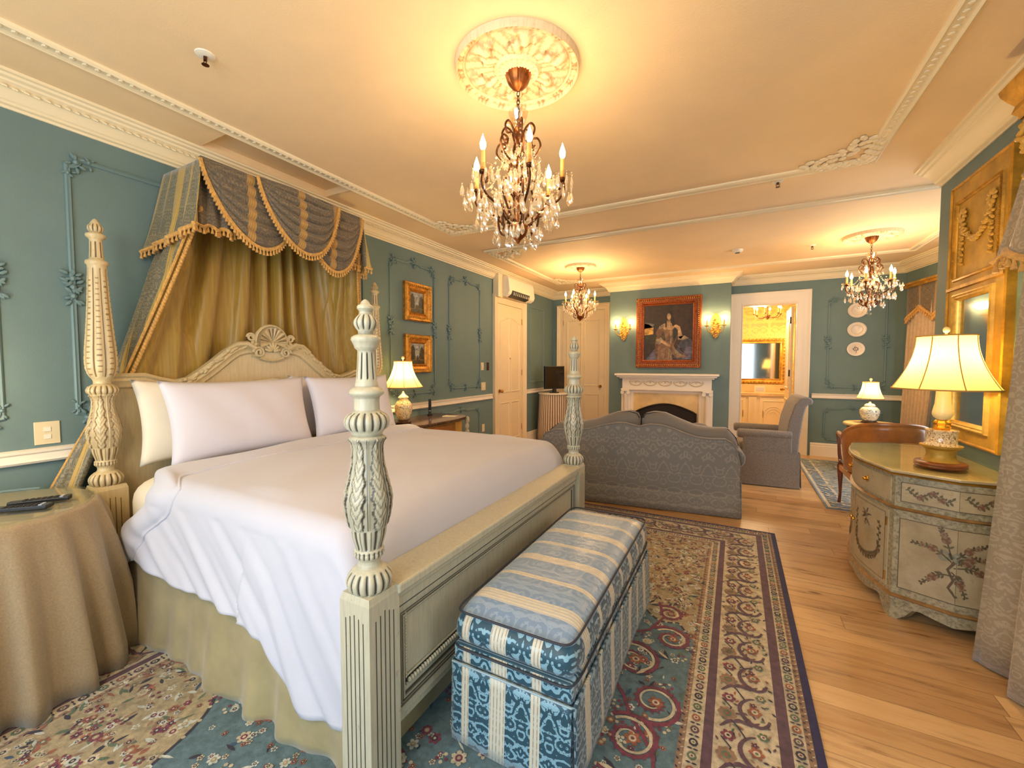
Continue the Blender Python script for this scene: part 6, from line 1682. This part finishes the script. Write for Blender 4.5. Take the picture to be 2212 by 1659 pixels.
def chandelier(loc,label,S=1.0,n=6,a0=0,detail=2,zb=0,power=4,inner=0):
    # all heights measured down from the ceiling
    t=thing('crystal_chandelier',label,'chandelier',loc)
    r=random.Random(int(loc[0]*10)); G=MB(world=False)
    zt=-.085; zbul=-(.44)*1.0*S; 
    m=MB(world=False); m.lathe([(-.10*S,.006),(-.095*S,.012),(-.085*S,.03),(-.06*S,.052),(-.03*S,.063),(-.02*S,.066),(-.012,.06)],48,mod=lambda q,z,rr:(rr*(1-.10*(1-abs(sin(9*q))**.5)),.5*(abs(sin(9*q))<.3))); m.build('ceiling_cup','bronze_gilt',t,smooth=40)
    m=MB(world=False); z=-.10*S
    k=0
    while z>-.20*S:
        P=[(.008*cos(q)*(k%2==0),.008*cos(q)*(k%2==1),z-.014+.014*sin(q)) for q in [i*pi/5 for i in range(10)]]; m.tube(P,.0022,5,closed=True); z-=.020; k+=1
    m.build('chain','bronze',t)
    # crystal column top
    m=MB(world=False); m.lathe([(-.275*S,.012),(-.26*S,.03),(-.22*S,.046),(-.205*S,.050),(-.205*S,.047),(-.22*S,.042),(-.26*S,.026),(-.275*S,.008)],18); m.build('glass_crown','bobeche_glass',t)
    B=-.80*S
    m=MB(world=False); m.tube([(0,0,-.20*S),(0,0,B)],.006*S,8); m.lathe([(B-.05*S,.004),(B-.035*S,.012),(B-.02*S,.03),(B+.0,.052),(B+.03*S,.060),(B+.04*S,.05),(B+.045*S,.012)],20)
    m.lathe([(-.46*S,.012),(-.44*S,.02),(-.42*S,.010)],12); m.lathe([(-.30*S,.012),(-.285*S,.022),(-.27*S,.012)],12); m.build('stem','bronze_gilt',t)
    def sc(P,w=.0042): return P
    arms=[]
    for k in range(n):
        a=a0+2*pi*k/n; ca,sa=cos(a),sin(a); A=lambda rr,z:(rr*ca*S,rr*sa*S,z*S)
        m=MB(world=False)
        # S-curved arm rising from the lower bowl to the candle cup
        m.curve([A(.03,-.77),A(.075,-.75),(A(.12,-.70)),A(.165,-.675),A(.205,-.655),A(.232,-.615),A(.228,-.575),A(.205,-.565),A(.198,-.59),A(.215,-.605)],.0062*S,7)
        # curl below
        m.curve([A(.10,-.69),A(.105,-.74),A(.09,-.79),A(.06,-.80),A(.05,-.77),A(.068,-.755),A(.08,-.77)],.0056*S,6)
        # upper scrolls climbing to the crown
        m.curve([A(.02,-.34),A(.035,-.29),A(.065,-.265),A(.085,-.29),A(.075,-.325),A(.055,-.318)],.0052*S,6)
        m.curve([A(.03,-.46),A(.085,-.43),A(.115,-.385),A(.10,-.345),A(.07,-.35),A(.075,-.38),A(.09,-.378)],.0052*S,6)
        m.curve([A(.02,-.62),A(.06,-.56),A(.055,-.50),A(.035,-.44),A(.02,-.36)],.0052*S,6)
        m.curve([A(.05,-.72),A(.10,-.62),A(.095,-.56),A(.065,-.545),A(.055,-.575)],.0052*S,6)
        rb=.225; cx,cy=rb*ca*S,rb*sa*S
        m.lathe([(-.572*S,.006),(-.566*S,.018),(-.556*S,.020),(-.55*S,.010)],12,(cx,cy))
        m.build('arm','bronze',t,smooth=180)
        m=MB(world=False); m.lathe([(-.552*S,.012),(-.553*S,.036),(-.545*S,.048),(-.538*S,.052),(-.541*S,.046),(-.549*S,.034),(-.548*S,.012)],18,(cx,cy)); m.build('bobeche','bobeche_glass',t)
        m=MB(world=False); m.lathe([(-.55*S,.0105),(-.463*S,.0105),(-.462*S,.004)],10,(cx,cy)); m.build('candle','candle_wax',t)
        m=MB(world=False); m.lathe([(-.462*S,.005),(-.455*S,.010),(-.443*S,.0145),(-.428*S,.0145),(-.412*S,.009),(-.395*S,.003),(-.385*S,0)],12,(cx,cy)); m.build('bulb','bulb_glow',t)
        light('candle_light',(loc[0]+cx,loc[1]+cy,loc[2]-.435*S),power,(1,.72,.45),.012)
        arms.append((a,cx,cy))
        dr=MB(world=False)
        for q in range(8 if detail>1 else 5):
            b=2*pi*q/(8 if detail>1 else 5); px,py=cx+.048*cos(b),cy+.048*sin(b)
            if detail>1: octa(dr,(px,py,-.55*S),.004)
            crystal_drop(dr,(px,py,-.553*S),.045+.02*r.random(),.0085)
        dr.build('crystal_pendants','cut_crystal',t,smooth=0)
    # bead swags: stem to arms, arm to arm
    bead=MB(world=False)
    def swagb(p,q,s,nn,rad=.0052):
        p=Vector(p);q=Vector(q)
        for i in range(nn+1):
            u=i/nn; c=p.lerp(q,u); c.z-=s*4*u*(1-u); octa(bead,c,rad)
    NB=22 if detail>1 else 12
    for i,(a,cx,cy) in enumerate(arms):
        a2,cx2,cy2=arms[(i+1)%n]
        swagb((cx*.95,cy*.95,-.555*S),(cx2*.95,cy2*.95,-.555*S),.12*S,NB); swagb((.04*cos(a)*S,.04*sin(a)*S,-.30*S),(cx*.9,cy*.9,-.55*S),.09*S,NB+4)
        swagb((cx*.75,cy*.75,-.66*S),(cx2*.75,cy2*.75,-.66*S),.07*S,NB-4); swagb((cx*.4,cy*.4,-.40*S),(cx2*.4,cy2*.4,-.40*S),.06*S,NB-8)
        swagb((0,0,-.22*S),(.085*S*cos(a),.085*S*sin(a),-.29*S),.02,8,.004)
    bead.build('bead_garland','cut_crystal',t,smooth=0)['kind']='stuff'
    # hanging drops; the hundred largest are pieces of their own
    big=100 if detail>1 else 24
    tot=210 if detail>1 else 130
    rest=MB(world=False); proto={}
    for i in range(tot):
        lv=i%7; a=r.random()*2*pi
        R_,zz=((.25,-.60),(.21,-.68),(.16,-.70),(.11,-.60),(.07,-.52),(.12,-.78),(.06,-.42))[lv]
        R_*=S*(.85+.3*r.random()); zz=S*(zz+.05*(r.random()-.5)); l=(.042+.03*r.random())*(1 if lv in (0,1,2,5) else .7); w=.009+.006*r.random()
        if i<big:
            k=lv
            if k not in proto:
                mm=MB(world=False); octa(mm,(0,0,.004),.005); crystal_drop(mm,(0,0,0),.062 if lv in(0,1,2,5) else .042,.014); proto[k]=mm.build('crystal_drop','cut_crystal',t,smooth=0); o=proto[k]
            else: o=proto[k].copy(); COL.objects.link(o)
            o.location=(R_*cos(a),R_*sin(a),zz); o.rotation_euler=(0,0,r.random()*3)
        else:
            octa(rest,(R_*cos(a),R_*sin(a),zz+.004),.004); crystal_drop(rest,(R_*cos(a),R_*sin(a),zz),l,w)
    for i in range(90 if detail>1 else 50):
        u=r.random(); a=r.random()*2*pi; rr=(.05+.12*sin(pi*u)**1.0)*S*r.random()**.5; octa(rest,(rr*cos(a),rr*sin(a),(-.36-.42*u)*S),.006+.006*r.random())
    rest.build('small_crystals','cut_crystal',t,smooth=0)['kind']='stuff'
    MB(world=False).tube([(0,0,B-.05*S),(0,0,B-.075*S)],.003,6).ball((0,0,B-.10*S),.024*S,14,10).build('crystal_ball','table_glass',t)
    return t
simple('bronze_gilt',(150,88,44),.35,.85,.25,30)
ac0=radians(-49.7)
chandelier((2.37,1.92,ZC),'large crystal chandelier with candle bulbs hanging over the foot of the bed',1.0,6,ac0,2,power=2.6)
chandelier((1.28,6.06,ZC),'small crystal chandelier hanging in front of the closet door',.96,6,.4,1,power=5.5)
chandelier((4.68,6.17,ZC),'crystal chandelier hanging in front of the wall plates',.98,6,.15,1,power=4.2)
# ceiling fittings
def sprinkler(x,y,label):
    t=thing('fire_sprinkler',label,'sprinkler',(x,y,ZC)); MB(world=False).lathe([(-.010,.020),(-.004,.040),(0,.042)],20).build('escutcheon','white_plastic',t)
    m=MB(world=False); m.tube([(0,0,-.008),(0,0,-.028)],.008,8); m.tube([(.012,0,-.012),(.012,0,-.035),(0,0,-.045)],.002,5); m.tube([(-.012,0,-.012),(-.012,0,-.035),(0,0,-.045)],.002,5); m.lathe([(-.048,.016),(-.046,.016)],12); m.build('head','bronze',t)
sprinkler(1.116,1.128,'ceiling sprinkler head left of the big plaster rose'); sprinkler(3.62,4.02,'ceiling sprinkler head beside the plaster band, right of centre'); sprinkler(4.15,6.35,'ceiling sprinkler head beside the rose in front of the plate wall')
t=thing('smoke_detector','round white smoke detector on the ceiling over the armchair','smoke detector',(3.34,6.15,ZC)); MB(world=False).lathe([(-.038,.03),(-.034,.045),(-.02,.062),(0,.066)],24).build('housing','white_plastic',t); MB(world=False).lathe([(-.042,.028),(-.038,.03)],20).build('sensor_grille','hearth_metal',t)
# ------------------------------------------------------------------ light
BP=1.0
light('bathroom_light',(3.7,9.2,2.3),55,(1,.74,.42),.12); light('vanity_light',(4.3,10.2,1.9),6,(1,.8,.5),.05)
light('window_daylight',(2.4,-1.45,1.5),84,(.64,.82,1.0),kind='AREA',rot=(radians(90),0,0),sx=3.2,sy=1.9)
light('window_daylight',(4.64,1.5,1.45),18,(.78,.9,1.0),kind='AREA',rot=(0,radians(90),0),sx=1.9,sy=.9)
light('bay_daylight',(5.7,5.6,1.5),34,(.9,.93,1.0),kind='AREA',rot=(radians(90),0,radians(90)),sx=1.4,sy=1.7)
# a bedside lamp out of view at the left, and a warm fill
light('near_lamp',(.38,.35,1.35),11,(1,.74,.42),.08)
light('near_warm_fill',(2.4,-.7,2.3),62,(1,.73,.45),.25)  # unseen light behind the camera, added to brighten the ceiling
w=bpy.data.worlds.new('sky'); scene.world=w; w.use_nodes=True
nt=w.node_tree; nt.nodes.clear(); bg=nt.nodes.new('ShaderNodeBackground'); ou=nt.nodes.new('ShaderNodeOutputWorld'); sk=nt.nodes.new('ShaderNodeTexSky'); sk.sky_type='HOSEK_WILKIE'
nt.links.new(sk.outputs[0],bg.inputs[0]); bg.inputs[1].default_value=2.0; nt.links.new(bg.outputs[0],ou.inputs[0])
# ------------------------------------------------------------------ camera
cam=bpy.data.cameras.new('camera'); co=bpy.data.objects.new('camera',cam); COL.objects.link(co); scene.camera=co
cam.sensor_fit='HORIZONTAL'; cam.sensor_width=36; cam.lens=36*907/2212; cam.clip_start=.05
co.location=(3.36,0,1.45); co.rotation_euler=(radians(90-2.68),0,radians(28.1))
vs_=scene.view_settings; vs_.view_transform='Standard'; vs_.look='None'; vs_.exposure=0.12; vs_.gamma=1; vs_.use_curve_mapping=False
